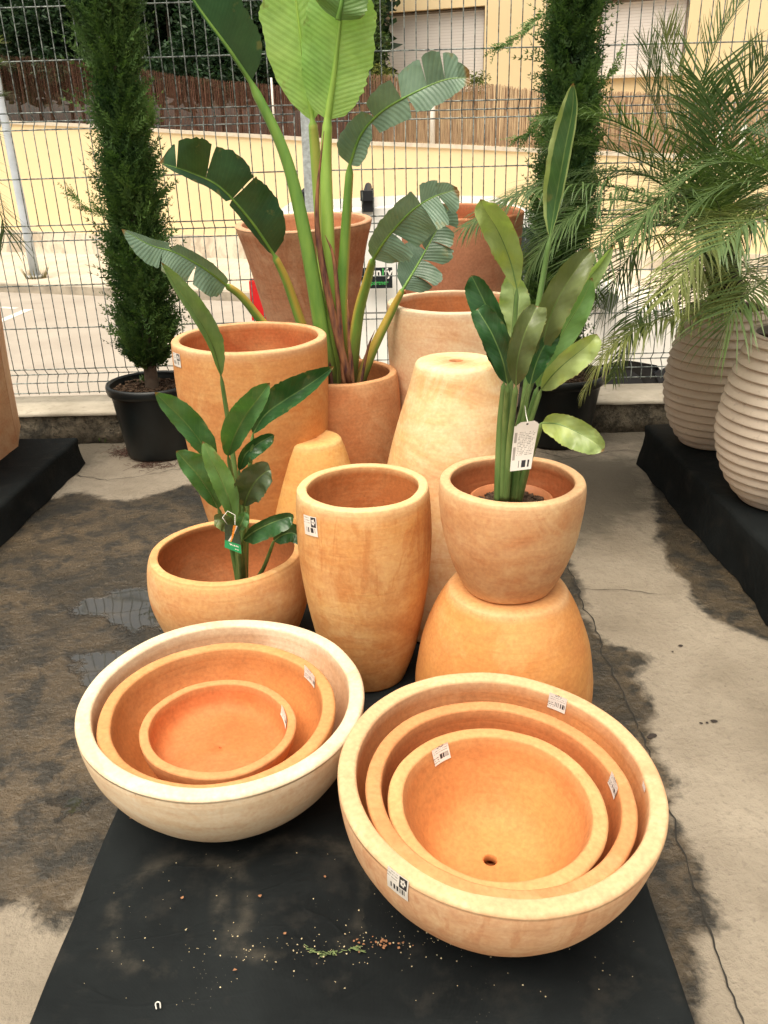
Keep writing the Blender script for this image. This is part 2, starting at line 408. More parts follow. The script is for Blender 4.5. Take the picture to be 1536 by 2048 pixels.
def ground():
    toG = lambda poly: [tuple(G(max(-900, x), y, 0).xy) for x, y in poly]
    ps = [toG(p) for p in (WET_L, WET_R, WET_P, DIRT, DIRT2)]; pd = [toG(p) for p in PUD]
    mb = MB(); xs = [-6, -4, -3] + [-2.4 + .03 * i for i in range(161)] + [3, 4, 6]; ys = [-3, -1.5, -.5, 0, .3] + [.45 + .03 * i for i in range(118)] + [3.965]
    idx = {}
    for j, y in enumerate(ys):
        for i, x in enumerate(xs):
            near = -2.5 < x < 2.5 and .3 < y < 4
            wv = max(sdist(ps[0], x, y), sdist(ps[1], x, y), sdist(ps[2], x, y)) if near else -1
            dv = max(sdist(ps[3], x, y), sdist(ps[4], x, y)) if near else -1
            pv = max(sdist(p, x, y) for p in pd) if near else -1
            c = lambda q, s: max(0, min(1, .5 + q / s))
            idx[i, j] = mb.vert((x, y, .0015 * mn.noise(Vector((x * 6, y * 6, 0))) if near else 0), wet=c(wv, .24), dirt=c(dv, .3), pud=c(pv, .16))
    for j in range(len(ys) - 1):
        for i in range(len(xs) - 1): mb.face((idx[i, j], idx[i + 1, j], idx[i + 1, j + 1], idx[i, j + 1]))
    n = NM('worn_concrete'); v = n.obj()
    n1 = n.noise(v, 2.2, 8, .62, .3); n2 = n.noise(v, 11, 9, .68, .2); n3 = n.noise(v, 60, 6, .65)
    wet = n.attr('wet')
    wf = n.math('ADD', wet, n.math('MULTIPLY', n.math('SUBTRACT', n2, .5), .55))
    wf = n.math('ADD', wf, n.math('MULTIPLY', n.math('SUBTRACT', n1, .5), .35))
    wm = n.ramp(wf, [(.45, 0.), (.57, 1.)])
    dry = n.mix(n.ramp(n1, [(.32, 0.), (.68, 1.)]), (.19, .157, .115), (.33, .285, .222))
    dry = n.mix(n.ramp(n2, [(.55, 0.), (.75, .5)]), dry, (.15, .125, .09))
    dry = n.mix(n.ramp(n3, [(.54, 0.), (.70, .6)]), dry, (.17, .14, .11))
    pts = n.ramp(n.vor(v, 26), [(.05, 1.), (.11, 0.)]); pm = n.math('MULTIPLY', pts, n.ramp(n.noise(v, 4, 2), [(.56, 0.), (.62, .8)]))
    dry = n.mix(pm, dry, (.09, .075, .06))
    wetc = n.mix(n.ramp(n1, [(.38, 0.), (.66, 1.)]), (.026, .024, .019), (.112, .083, .051))
    wetc = n.mix(n.ramp(n2, [(.47, 0.), (.58, .85)]), wetc, (.018, .018, .0155))
    wetc = n.mix(n.ramp(n3, [(.56, 0.), (.72, .5)]), wetc, (.15, .122, .09))
    df = n.math('ADD', n.attr('dirt'), n.math('MULTIPLY', n.math('SUBTRACT', n2, .5), 1.3))
    c = n.mix(n.ramp(df, [(.42, 0.), (.8, .85)]), dry, (.105, .09, .066))
    c = n.mix(wm, c, wetc)
    pf = n.math('ADD', n.attr('pud'), n.math('MULTIPLY', n.math('SUBTRACT', n2, .5), 1.5)); pm2 = n.ramp(pf, [(.46, 0.), (.60, 1.)])
    c = n.mix(n.math('MULTIPLY', pm2, .6), c, (.025, .025, .02))
    ro = n.mix(wm, (.85, .85, .85), n.mix(n.ramp(n2, [(.35, 0.), (.65, 1.)]), (.22, .22, .22), (.5, .5, .5)))
    ro = n.mix(pm2, ro, (.03, .03, .03))
    h = n.math('ADD', n.math('MULTIPLY', n2, 1.2), n.math('MULTIPLY', n3, .5))
    h = n.mix(pm2, h, (.3, .3, .3)); n.put(n.b.inputs['IOR'], n.math('ADD', 1.5, n.math('MULTIPLY', pm2, .9)))
    m = n.done(c, ro, n.bump(h, .8, .016), .5)
    o = mb.build('ground', m); tag(o, kind='structure'); return o
ground()

def ribbon(mb, pts, w, z, seed=0, m=0):
    """jagged crack lying on the ground"""
    P = []
    rng = random.Random(seed)
    for a, b in zip(pts, pts[1:]):
        n = max(2, int((Vector(b) - Vector(a)).length / .018))
        for k in range(n): P.append(Vector(a).lerp(Vector(b), k / n))
    P.append(Vector(pts[-1])); ids = []
    for i, p in enumerate(P):
        t = (P[min(i + 1, len(P) - 1)] - P[max(0, i - 1)]); nn = Vector((-t.y, t.x, 0)).normalized()
        off = mn.noise(Vector((p.x * 14, p.y * 14, seed))) * .012 + rng.uniform(-.003, .003) + mn.noise(Vector((p.x * 60, p.y * 60, seed))) * .004
        ww = w * (.35 + 1.1 * abs(mn.noise(Vector((i * .33, seed, 0)))) + .35 * rng.random()) * (.15 if i in (0, len(P) - 1) else 1)
        q = p + nn * off
        ids.append((mb.vert((q.x - nn.x * ww, q.y - nn.y * ww, z)), mb.vert((q.x + nn.x * ww, q.y + nn.y * ww, z))))
    for a, b in zip(ids, ids[1:]): mb.face((a[0], b[0], b[1], a[1]), m)
mb = MB()
g2 = lambda l: [tuple(G(x, y, 0)) for x, y in l]
ribbon(mb, g2([(150, 950), (215, 962), (262, 955), (300, 950), (345, 940), (420, 938)]), .0022, .003, 1)
ribbon(mb, g2([(1060, 900), (1130, 918), (1180, 912), (1215, 903), (1255, 902), (1300, 908)]), .0022, .003, 2)
ribbon(mb, g2([(1150, 1178), (1210, 1182), (1250, 1180), (1295, 1188), (1330, 1190)]), .0018, .003, 3)
ribbon(mb, g2([(1275, 873), (1285, 880), (1300, 878)]), .002, .003, 4)
ribbon(mb, g2([(1275, 1460), (1310, 1540), (1345, 1640), (1385, 1760), (1425, 1880), (1490, 2060)]), .0022, .003, 5)
ribbon(mb, g2([(1120, 1100), (1160, 1190), (1215, 1320), (1275, 1460)]), .0026, .003, 6)
crk = mb.build('ground_crack', plain('crack_dark', (.022, .02, .016), .9, .3)); tag(crk, kind='structure')  # cracks drawn as thin dark strips just above the floor

# low wall under the fence: broken dark face, pale cap
FY = 4.12     # fence distance
def curb():
    mb = MB(); nx = 330; xs = [-5 + 10 * i / nx for i in range(nx + 1)]
    prof = [(3.955, -.02), (3.945, .02), (3.94, .05), (3.945, .08), (3.948, .125), (3.950, .150)]
    ids = []
    for i, x in enumerate(xs):
        row = []
        for (y, z) in prof:
            d = mn.noise(Vector((x * 7, z * 14, 0))) * .016 + mn.noise(Vector((x * 25, z * 40, 3))) * .009
            row.append(mb.vert((x, y + d, z + (mn.noise(Vector((x * 9, 0, 7))) * .006 if z > .1 else 0))))
        ids.append(row)
    for a, b in zip(ids, ids[1:]):
        for k in range(len(prof) - 1): mb.face((a[k], b[k], b[k + 1], a[k + 1]))
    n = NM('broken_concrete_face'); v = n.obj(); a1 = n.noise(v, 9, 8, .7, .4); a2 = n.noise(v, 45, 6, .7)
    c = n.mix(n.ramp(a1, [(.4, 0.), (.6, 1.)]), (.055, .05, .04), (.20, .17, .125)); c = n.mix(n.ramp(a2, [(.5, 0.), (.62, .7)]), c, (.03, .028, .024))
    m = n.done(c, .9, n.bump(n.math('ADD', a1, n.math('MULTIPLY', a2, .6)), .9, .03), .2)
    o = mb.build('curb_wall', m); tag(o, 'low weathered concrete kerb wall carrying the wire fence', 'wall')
    mb = MB(); ids = []
    for i, x in enumerate(xs):
        e = mn.noise(Vector((x * 9, 0, 7))) * .006 + mn.noise(Vector((x * 31, 2, 7))) * .003
        yy = mn.noise(Vector((x * 13, 5, 0))) * .006
        ids.append([mb.vert((x, 3.942 + yy, .143 + e * .6)), mb.vert((x, 3.940 + yy, .154)), mb.vert((x, 3.955 + yy, .161)), mb.vert((x, 4.05, .162)), mb.vert((x, 4.25, .16)), mb.vert((x, 4.25, -.9))])
    for a, b in zip(ids, ids[1:]):
        for k in range(5): mb.face((a[k], b[k], b[k + 1], a[k + 1]))
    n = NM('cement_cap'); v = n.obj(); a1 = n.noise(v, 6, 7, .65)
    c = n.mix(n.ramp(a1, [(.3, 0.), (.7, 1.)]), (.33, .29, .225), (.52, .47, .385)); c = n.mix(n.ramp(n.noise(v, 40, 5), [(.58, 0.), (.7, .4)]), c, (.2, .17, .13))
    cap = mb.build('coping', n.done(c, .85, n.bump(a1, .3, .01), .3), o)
    return o
curb()

# street side
def sheet(name, pts, z, mat, parent=None):
    mb = MB(); ids = [mb.vert((p[0], p[1], z)) for p in pts]; mb.face(ids)
    o = mb.build(name, mat, parent, smooth=False); return o
n = NM('street_asphalt'); v = n.obj(); a1 = n.noise(v, 1.2, 8, .6); a2 = n.noise(v, 90, 3)
c = n.mix(n.ramp(a1, [(.3, 0.), (.7, 1.)]), (.345, .305, .26), (.43, .385, .33)); c = n.mix(n.ramp(a2, [(.4, 0.), (.7, .35)]), c, (.22, .19, .16))
c = n.mix(n.ramp(n.noise(n.obj(scale=(.4, 3, 1)), 2.5, 6, .7), [(.62, 0.), (.70, .35)]), c, (.2, .17, .14))
asph = n.done(c, .85, n.bump(a2, .3, .005), .3)
kerbA, kerbB = G(0, 584, STREET), G(430, 601, STREET)
kd = (kerbB - kerbA).normalized()
def KL(s, off=0.0, z=STREET):     # s metres along kerb from A, off metres beyond it
    nrm = Vector((-kd.y, kd.x, 0))
    if nrm.y < 0: nrm = -nrm
    p = kerbA + kd * s + nrm * off; return Vector((p.x, p.y, z))
road = sheet('road', [(-40, 4.26), (40, 4.26), (40, 120), (-40, 120)], STREET, asph); tag(road, kind='structure')
n = NM('pavement_tiles'); v = n.obj(); a1 = n.noise(v, 1.5, 7, .6)
c = n.mix(n.ramp(a1, [(.3, 0.), (.7, 1.)]), (.47, .40, .31), (.62, .55, .44))
br = n.nt.nodes.new('ShaderNodeTexBrick'); br.offset = 0; n.link(n.obj(), br.inputs['Vector']); br.inputs['Scale'].default_value = 2.5
br.inputs['Mortar Size'].default_value = .02; br.inputs['Brick Width'].default_value = .5; br.inputs['Row Height'].default_value = .5
c = n.mix(n.math('MULTIPLY', br.outputs['Fac'], .35), c, (.3, .24, .17))
pave = n.done(c, .85, n.bump(a1, .2, .01), .3)
mb = MB(); i0 = [KL(-25, .16), KL(30, .16), KL(30, 30), KL(-25, 30)]
ids = [mb.vert((p.x, p.y, STREET + .13)) for p in i0]; mb.face(ids)
pv = mb.build('pavement', pave, smooth=False); tag(pv, kind='structure')
mb = MB()
a = [KL(-25, 0), KL(30, 0), KL(30, .16), KL(-25, .16)]
lo = [mb.vert((p.x, p.y, STREET - .02)) for p in a]; hi = [mb.vert((p.x, p.y, STREET + .135)) for p in a]
mb.face(hi)
for k in range(4): mb.face((lo[k], lo[(k + 1) % 4], hi[(k + 1) % 4], hi[k]))
kb = mb.build('pavement_kerb', plain('kerb_stone', (.36, .315, .25), .85, .3, 5), smooth=False); tag(kb, kind='structure')
# painted bay marks
mb = MB()
def mark(p, q, w):
    p, q = G(*p, STREET), G(*q, STREET); d = (q - p); nn = Vector((-d.y, d.x, 0)).normalized() * w / 2
    mb.face([mb.vert((x.x, x.y, STREET + .004)) for x in (p - nn, q - nn, q + nn, p + nn)])
mark((-60, 668), (57, 619), .13)
q0, q1 = G(-40, 613, STREET), G(34, 617.5, STREET)
mark((-60, 612), (33, 617), .11)
rm = mb.build('road_marking', plain('road_paint', (.72, .69, .62), .7, .12, 12), smooth=False); tag(rm, kind='structure')

# yellow garden wall across the street
WA, WB = G(0, 503, STREET + .13), G(1262, 540, STREET + .13)
wd = (WB - WA); WL = wd.length; wd.normalize(); wn = Vector((-wd.y, wd.x, 0))
if wn.y < 0: wn = -wn
def on_wall(px, py, off=0.0):
    """hit the wall's vertical plane (moved back by off)"""
    r = ray(px, py); o = WA + wn * off
    t = (o - CP).dot(wn) / r.dot(wn); p = CP + r * t
    return (p - WA).dot(wd), p.z
def wp(s, z, off=0.0): 
    p = WA + wd * s + wn * off; return Vector((p.x, p.y, z))
top_px = [(-300, 238), (20, 245), (190, 252), (345, 263), (560, 275), (740, 287), (900, 293), (1130, 304), (1500, 318), (1900, 330)]
top = [on_wall(*p) for p in top_px]
n = NM('yellow_render'); v = n.obj(); a1 = n.noise(v, .8, 6, .6)
c = n.mix(n.ramp(a1, [(.3, 0.), (.7, 1.)]), (.80, .635, .385), (.84, .68, .42))
stc = n.ramp(n.noise(n.obj(scale=(1, 1, .4)), 1.6, 7, .7), [(.6, 0.), (.75, .35)])
c = n.mix(stc, c, (.62, .52, .36))
yel = n.done(c, .85, n.bump(n.noise(v, 120, 3), .15, .004), .25)
mb = MB()
zb = STREET
for (s0, z0), (s1, z1) in zip(top, top[1:]):
    mb.face([mb.vert(wp(s0, zb)), mb.vert(wp(s1, zb)), mb.vert(wp(s1, z1)), mb.vert(wp(s0, z0))])
    mb.face([mb.vert(wp(s0, z0)), mb.vert(wp(s1, z1)), mb.vert(wp(s1, z1, .25)), mb.vert(wp(s0, z0, .25))])
    mb.face([mb.vert(wp(s1, zb, .25)), mb.vert(wp(s0, zb, .25)), mb.vert(wp(s0, z0, .25)), mb.vert(wp(s1, z1, .25))])
gw = mb.build('garden_wall', yel, smooth=False); tag(gw, 'long pale yellow rendered street wall below the reed screen', 'wall')
mb = MB()   # coping
for (s0, z0), (s1, z1) in zip(top, top[1:]):
    q = [wp(s0, z0 - .03, -.03), wp(s1, z1 - .03, -.03), wp(s1, z1 + .035, -.03), wp(s0, z0 + .035, -.03), wp(s1, z1 + .035, .1), wp(s0, z0 + .035, .1)]
    i = [mb.vert(x) for x in q]; mb.face(i[:4]); mb.face((i[3], i[2], i[4], i[5]))
    mb.face([mb.vert(wp(s0, z0 - .03, -.03)), mb.vert(wp(s0, z0 - .03, .0)), mb.vert(wp(s1, z1 - .03, .0)), mb.vert(wp(s1, z1 - .03, -.03))])
mb.build('coping', plain('pale_coping', (.62, .55, .45), .8, .15, 8), gw, smooth=False)
mb = MB()   # plinth
pl = [on_wall(*p) for p in [(-300, 452), (0, 458), (190, 468), (400, 470), (700, 480), (1262, 500), (1900, 520)]]
for (s0, z0), (s1, z1) in zip(pl, pl[1:]):
    i = [mb.vert(wp(s0, zb, -.04)), mb.vert(wp(s1, zb, -.04)), mb.vert(wp(s1, z1, -.04)), mb.vert(wp(s0, z0, -.04)), mb.vert(wp(s1, z1, 0.01)), mb.vert(wp(s0, z0, 0.01))]
    mb.face(i[:4]); mb.face((i[3], i[2], i[4], i[5]))
n = NM('worn_plinth'); v = n.obj(); a1 = n.noise(v, 1.8, 7, .65, .5)
c = n.mix(n.ramp(a1, [(.42, 0.), (.56, 1.)]), (.47, .41, .33), (.70, .63, .52)); mb.build('plinth', n.done(c, .85, None, .3), gw, smooth=False)

# reed screen on top of the wall: many thin canes in one mat
rt = [(-300, 98), (0, 108), (100, 118), (290, 140), (420, 160), (560, 172), (740, 152), (770, 150), (860, 166), (960, 170), (1090, 178), (1300, 186), (1900, 210)]
rtop = [on_wall(x, y, .12) for x, y in rt]
def reed():
    mb = MB(); rng = random.Random(3)
    s = rtop[0][0]; send = rtop[-1][0]; tz = sorted([(a, b) for a, b in top])
    while s < send:
        w = rng.uniform(.005, .011); zt = lerpf(rtop, s) + rng.uniform(-.03, .02) + .05 * mn.noise(Vector((s * 1.3, 0, 0))); zb_ = lerpf(tz, s) + .01 + rng.uniform(0, .05)
        o = .10 + rng.uniform(-.012, .012); k = rng.random(); lean = rng.uniform(-.02, .02)
        a = [mb.vert(wp(s, zb_, o), rc=k), mb.vert(wp(s + w, zb_, o - .008), rc=k), mb.vert(wp(s + w + lean, zt, o - .008), rc=k), mb.vert(wp(s + lean, zt, o), rc=k)]
        mb.face(a); s += w * .62
    n = NM('heather_canes'); v = n.obj()
    f = n.attr('rc'); a1 = n.noise(n.obj(scale=(6, 6, 1.2)), 6, 5, .65)
    side = n.ramp(n.math('ADD', n.math('MULTIPLY', n.nt.nodes.new('ShaderNodeSeparateXYZ').outputs[0], 1), 0), [(0, 0.), (1, 1.)]) if False else None
    sx = n.nt.nodes.new('ShaderNodeSeparateXYZ'); n.link(n.tc.outputs['Object'], sx.inputs[0])
    xr = n.ramp(n.math('ADD', n.math('MULTIPLY', sx.outputs[0], .4), n.math('MULTIPLY', n.noise(v, .8, 3), .6)), [(.0, 0.), (.6, 1.)])
    dk = n.mix(f, (.205, .098, .068), (.25, .13, .092)); lt = n.mix(f, (.40, .26, .17), (.52, .37, .24))
    c = n.mix(xr, dk, lt); c = n.mix(n.ramp(a1, [(.5, 0.), (.68, .6)]), c, (.16, .055, .028)); c = n.mix(n.ramp(n.noise(n.obj(scale=(9, 9, 3), loc=(4, 4, 4)), 5, 4), [(.58, 0.), (.72, .7)]), c, (.55, .40, .25))
    o = mb.build('reed_screen', n.done(c, .9, None, .2), smooth=False)
    tag(o, 'brown heather reed screen standing on the yellow wall', 'screen fence')
    mb = MB()
    for px, y0, y1, ww in ((865, 170, 292, .045), (550, 155, 274, .02), (1435, 250, 312, .045), (1480, 250, 314, .045), (1340, 120, 306, .0001)):
        if ww < .001: continue
        s0, z0 = on_wall(px, y1, .03); s1, z1 = on_wall(px, y0, .03)
        mb.tube([wp(s0, z0 - .02, .03), wp(s0, z1, .03)], ww, 8)
        mb.build('post', plain('white_post', (.75, .72, .66), .5, .06), o); mb = MB()
reed()

# foliage clump helper
def leafcloud(mb, c, rad, n, size, rng, flat=.35, hug=.55):
    for _ in range(n):
        d = Vector((rng.gauss(0, 1), rng.gauss(0, 1), rng.gauss(0, 1))).normalized() * (hug + (1 - hug) * rng.random())
        p = Vector(c) + Vector((d.x * rad[0], d.y * rad[1], d.z * rad[2]))
        a = Vector((rng.gauss(0, 1), rng.gauss(0, 1), rng.gauss(0, 1) * .6)).normalized(); b = a.cross(Vector((rng.gauss(0, 1), rng.gauss(0, 1), rng.gauss(0, 1)))).normalized()
        s = size * rng.uniform(.6, 1.4); k = rng.random()
        i = [mb.vert(p - a * s, lc=k), mb.vert(p + b * s * flat, lc=k), mb.vert(p + a * s, lc=k), mb.vert(p - b * s * flat, lc=k)]
        mb.face(i)
def leafmat(name, c0, c1, c2=None, rough=.55, trans=.25, nscale=3):
    n = NM(name); v = n.obj(); f = n.attr('lc')
    c = n.mix(f, c0, c1)
    if c2: c = n.mix(n.ramp(n.noise(v, nscale, 4), [(.5, 0.), (.7, .8)]), c, c2)
    n.done(c, rough, None, .35)
    tr = n.nt.nodes.new('ShaderNodeBsdfTranslucent'); n.put(tr.inputs[0], n.mix(1.0, c, (1.1, 1.2, .6), 'MULTIPLY')); mx = n.nt.nodes.new('ShaderNodeMixShader'); mx.inputs[0].default_value = trans
    n.link(n.b.outputs[0], mx.inputs[1]); n.link(tr.outputs[0], mx.inputs[2]); n.link(mx.outputs[0], n.o.inputs[0])
    return n.m
# hedge behind the reed screen, on the left
def hedge():
    mb = MB(); rng = random.Random(11)
    for i in range(300):
        px = rng.uniform(-120, 735); py = rng.uniform(-160, 150 + (px > 200) * 15); s, z = on_wall(px, py, 1.0)
        z = max(z, lerpf(rtop, s) - .35)
        leafcloud(mb, wp(s, z, rng.uniform(.55, 1.5)), (.45, .35, .36), 270, .062, rng)
    for i in range(170):
        px = -130 + 860 * (i % 34) / 33; py = -170 + 330 * (i // 34) / 4; s, z = on_wall(px, py, 1.6); z = max(z, lerpf(rtop, s) - .4)
        leafcloud(mb, wp(s, z, 1.9), (.6, .25, .55), 150, .15, rng, .5, .1)
    mt = leafmat('hedge_leaves', (.008, .026, .012), (.030, .075, .026), (.015, .045, .016), .5, .2, 2.5)
    o = mb.build('hedge', mt, smooth=False); tag(o, 'tall dark green clipped hedge rising behind the reed screen', 'hedge')
    # dark woody inside so that the hedge is opaque
    mb = MB(); 
    for k in range(26):
        s, z = on_wall(-110 + k * 32, 40, 1.3)
        pts = [wp(s + rng.uniform(-.1, .1), zz, 1.25 + rng.uniform(-.1, .1)) for zz in (0, 1.2, 2.4, 3.6, 4.6)]
        mb.tube(pts, [.05, .045, .04, .03, .02], 6)
    mb.build('branches', plain('hedge_wood', (.05, .038, .025), .9), o)
    for px, py, r in ((765, 143, .22), (953, 158, .2)):
        mb = MB(); s, z = on_wall(px, py, .3); 
        leafcloud(mb, wp(s, z - .05, .35), (.28, .2, r), 420, .035, rng, .3, .2)
        mb.tube([wp(s, z - 1, .35), wp(s, z - .1, .35)], .02, 6)
        b = mb.build('shrub', leafmat('shrub_leaves', (.06, .09, .02), (.22, .24, .06)), smooth=False)
        tag(b, 'small yellow-green shrub peeping over the screen ' + ('at the left end of the first window' if px < 800 else 'at the right edge of the first window'), 'shrub')
    # larger dangling foliage on the right end of the hedge
    mb = MB()
    for (px, py, r) in ((752, 20, .25), (758, 90, .35), (745, 60, .35), (735, 130, .3), (748, 0, .4), (738, -60, .5)):
        s, z = on_wall(px, py, .6); leafcloud(mb, wp(s, z, .6), (r * .6, .3, r * .8), 300, .05, rng)
    s, z = on_wall(742, 60, .7); mb.tube([wp(s - .2, z - 3, .8), wp(s - .15, z - 1, .7), wp(s, z + .6, .6)], [.05, .04, .02], 6)
    b = mb.build('climbing_bush', leafmat('bush_leaves', (.02, .05, .015), (.09, .15, .04)), smooth=False); tag(b, 'loose green bush at the end of the hedge beside the shuttered window', 'bush')
hedge()
# yellow house with shuttered windows
def house():
    OFF = 3.0
    o0 = WA + wn * OFF
    fac = empty('yellow_house', tuple(wp(9, STREET, OFF)))
    tag(fac, 'yellow rendered house with white roller shutters behind the screen', 'house')
    def hp(px, py): return on_wall(px, py, OFF)
    s_l = hp(700, 100)[0]; s_r = s_l + 16; zt = 6.5
    wins = []
    for (x0, y0, x1, y1) in ((757, 22, 968, 178), (1195, -5, 1371, 146)):
        sa = hp(x0, (y0 + y1) / 2)[0]; sb = hp(x1, (y0 + y1) / 2)[0]; z1 = hp(x0 + 60, y0)[1]; z0 = hp(x1 - 40, y1)[1]; wins.append((sa, sb, z0, z1))
    mb = MB()
    ss = sorted([s_l, s_r] + [q for w_ in wins for q in w_[:2]])
    def quad(a, b, z0, z1, off=OFF): mb.face([mb.vert(wp(a, z0, off)), mb.vert(wp(b, z0, off)), mb.vert(wp(b, z1, off)), mb.vert(wp(a, z1, off))])
    for a, b in zip(ss, ss[1:]):
        hit = [w_ for w_ in wins if w_[0] <= a + 1e-6 and b <= w_[1] + 1e-6]
        if hit: quad(a, b, STREET, hit[0][2]); quad(a, b, hit[0][3], zt)
        else: quad(a, b, STREET, zt)
    for (a, b, z0, z1) in wins:   # reveals
        for (p, q) in (((a, z0), (a, z1)), ((b, z1), (b, z0)), ((a, z1), (b, z1)), ((b, z0), (a, z0))):
            mb.face([mb.vert(wp(p[0], p[1], OFF)), mb.vert(wp(q[0], q[1], OFF)), mb.vert(wp(q[0], q[1], OFF + .22)), mb.vert(wp(p[0], p[1], OFF + .22))])
    # side, back and roof so that it is a volume
    D_ = 6
    mb.face([mb.vert(wp(s_l, STREET, OFF)), mb.vert(wp(s_l, zt, OFF)), mb.vert(wp(s_l, zt, OFF + D_)), mb.vert(wp(s_l, STREET, OFF + D_))])
    mb.face([mb.vert(wp(s_r, STREET, OFF)), mb.vert(wp(s_r, STREET, OFF + D_)), mb.vert(wp(s_r, zt, OFF + D_)), mb.vert(wp(s_r, zt, OFF))])
    mb.face([mb.vert(wp(s_l, zt, OFF)), mb.vert(wp(s_r, zt, OFF)), mb.vert(wp(s_r, zt, OFF + D_)), mb.vert(wp(s_l, zt, OFF + D_))])
    mb.build('wall', yel, fac, smooth=False)
    n = NM('shutter_slats'); sx = n.nt.nodes.new('ShaderNodeSeparateXYZ'); n.link(n.tc.outputs['Object'], sx.inputs[0])
    fr = n.math('FRACT', n.math('MULTIPLY', sx.outputs[2], 19)); ln = n.ramp(fr, [(.0, 0.), (.12, 1.), (.9, 1.), (1., .2)])
    c = n.mix(ln, (.50, .46, .43), (.72, .68, .65)); sm = n.done(c, .5, n.bump(ln, .5, .01), .4)
    fm = plain('window_frame_dark', (.16, .13, .11), .5)
    for (a, b, z0, z1) in wins:
        mb = MB(); mb.face([mb.vert(wp(a + .03, z0 + .0, OFF + .14)), mb.vert(wp(b - .03, z0, OFF + .14)), mb.vert(wp(b - .03, z1 - .05, OFF + .14)), mb.vert(wp(a + .03, z1 - .05, OFF + .14))])
        wo = mb.build('window_shutter', sm, fac, smooth=False)
        mb = MB()
        for q in (a + .02, b - .02): mb.tube([wp(q, z0, OFF + .11), wp(q, z1, OFF + .11)], .022, 4)
        mb.tube([wp(a, z1 - .03, OFF + .16), wp(b, z1 - .03, OFF + .16)], .05, 4)
        f = mb.build('frame', fm, None, smooth=False); f.parent = wo; f.matrix_parent_inverse = wo.matrix_world.inverted()
        mb = MB(); cc = wp((a + b) / 2, z0 - .03, OFF - .02)
        rot = Matrix.Rotation(math.atan2(wd.y, wd.x), 3, 'Z'); mb.box(cc, (b - a + .12, .14, .05), rot)
        f = mb.build('sill', plain('sill_stone', (.62, .56, .46), .8), None, smooth=False); f.parent = wo
house()

# light-blue painted pole on the pavement
def pole():
    b = G(72, 556, STREET + .13)
    t = W(4, 212, b.y)
    ax = (t - b) / (t.z - b.z); e = empty('street_pole', tuple(b)); tag(e, 'leaning pale blue painted pole on the pavement', 'pole')
    mb = MB(); mb.tube([b + ax * z for z in (-.05, 1, 2, 3, 4.5)], [.085, .075, .07, .066, .06], 14)
    mb.build('shaft', plain('blue_grey_paint', (.50, .56, .63), .5, .10, 6), e)
    mb = MB(); mb.tube([b, b + ax * .05], [.15, .13], 14); mb.build('base_plate', plain('pole_base', (.40, .40, .38), .7), e)
    rng = random.Random(5); mb = MB()
    for _ in range(120):
        a = rng.uniform(0, 6.28); p = b + Vector((math.cos(a) * .16, math.sin(a) * .16, 0)); d = Vector((math.cos(a) * .5, math.sin(a) * .5, 1)).normalized() * rng.uniform(.08, .28)
        s = d.cross(Vector((rng.random(), rng.random(), 0))).normalized() * .008; k = rng.random()
        mb.face([mb.vert(p - s, lc=k), mb.vert(p + s, lc=k), mb.vert(p + d, lc=k)])
    g = mb.build('weeds', leafmat('dry_weeds', (.12, .11, .04), (.3, .25, .12)), smooth=False); tag(g, kind='stuff'); g['label'] = 'dry weeds round the foot of the blue pole'; g['category'] = 'weeds'
pole()

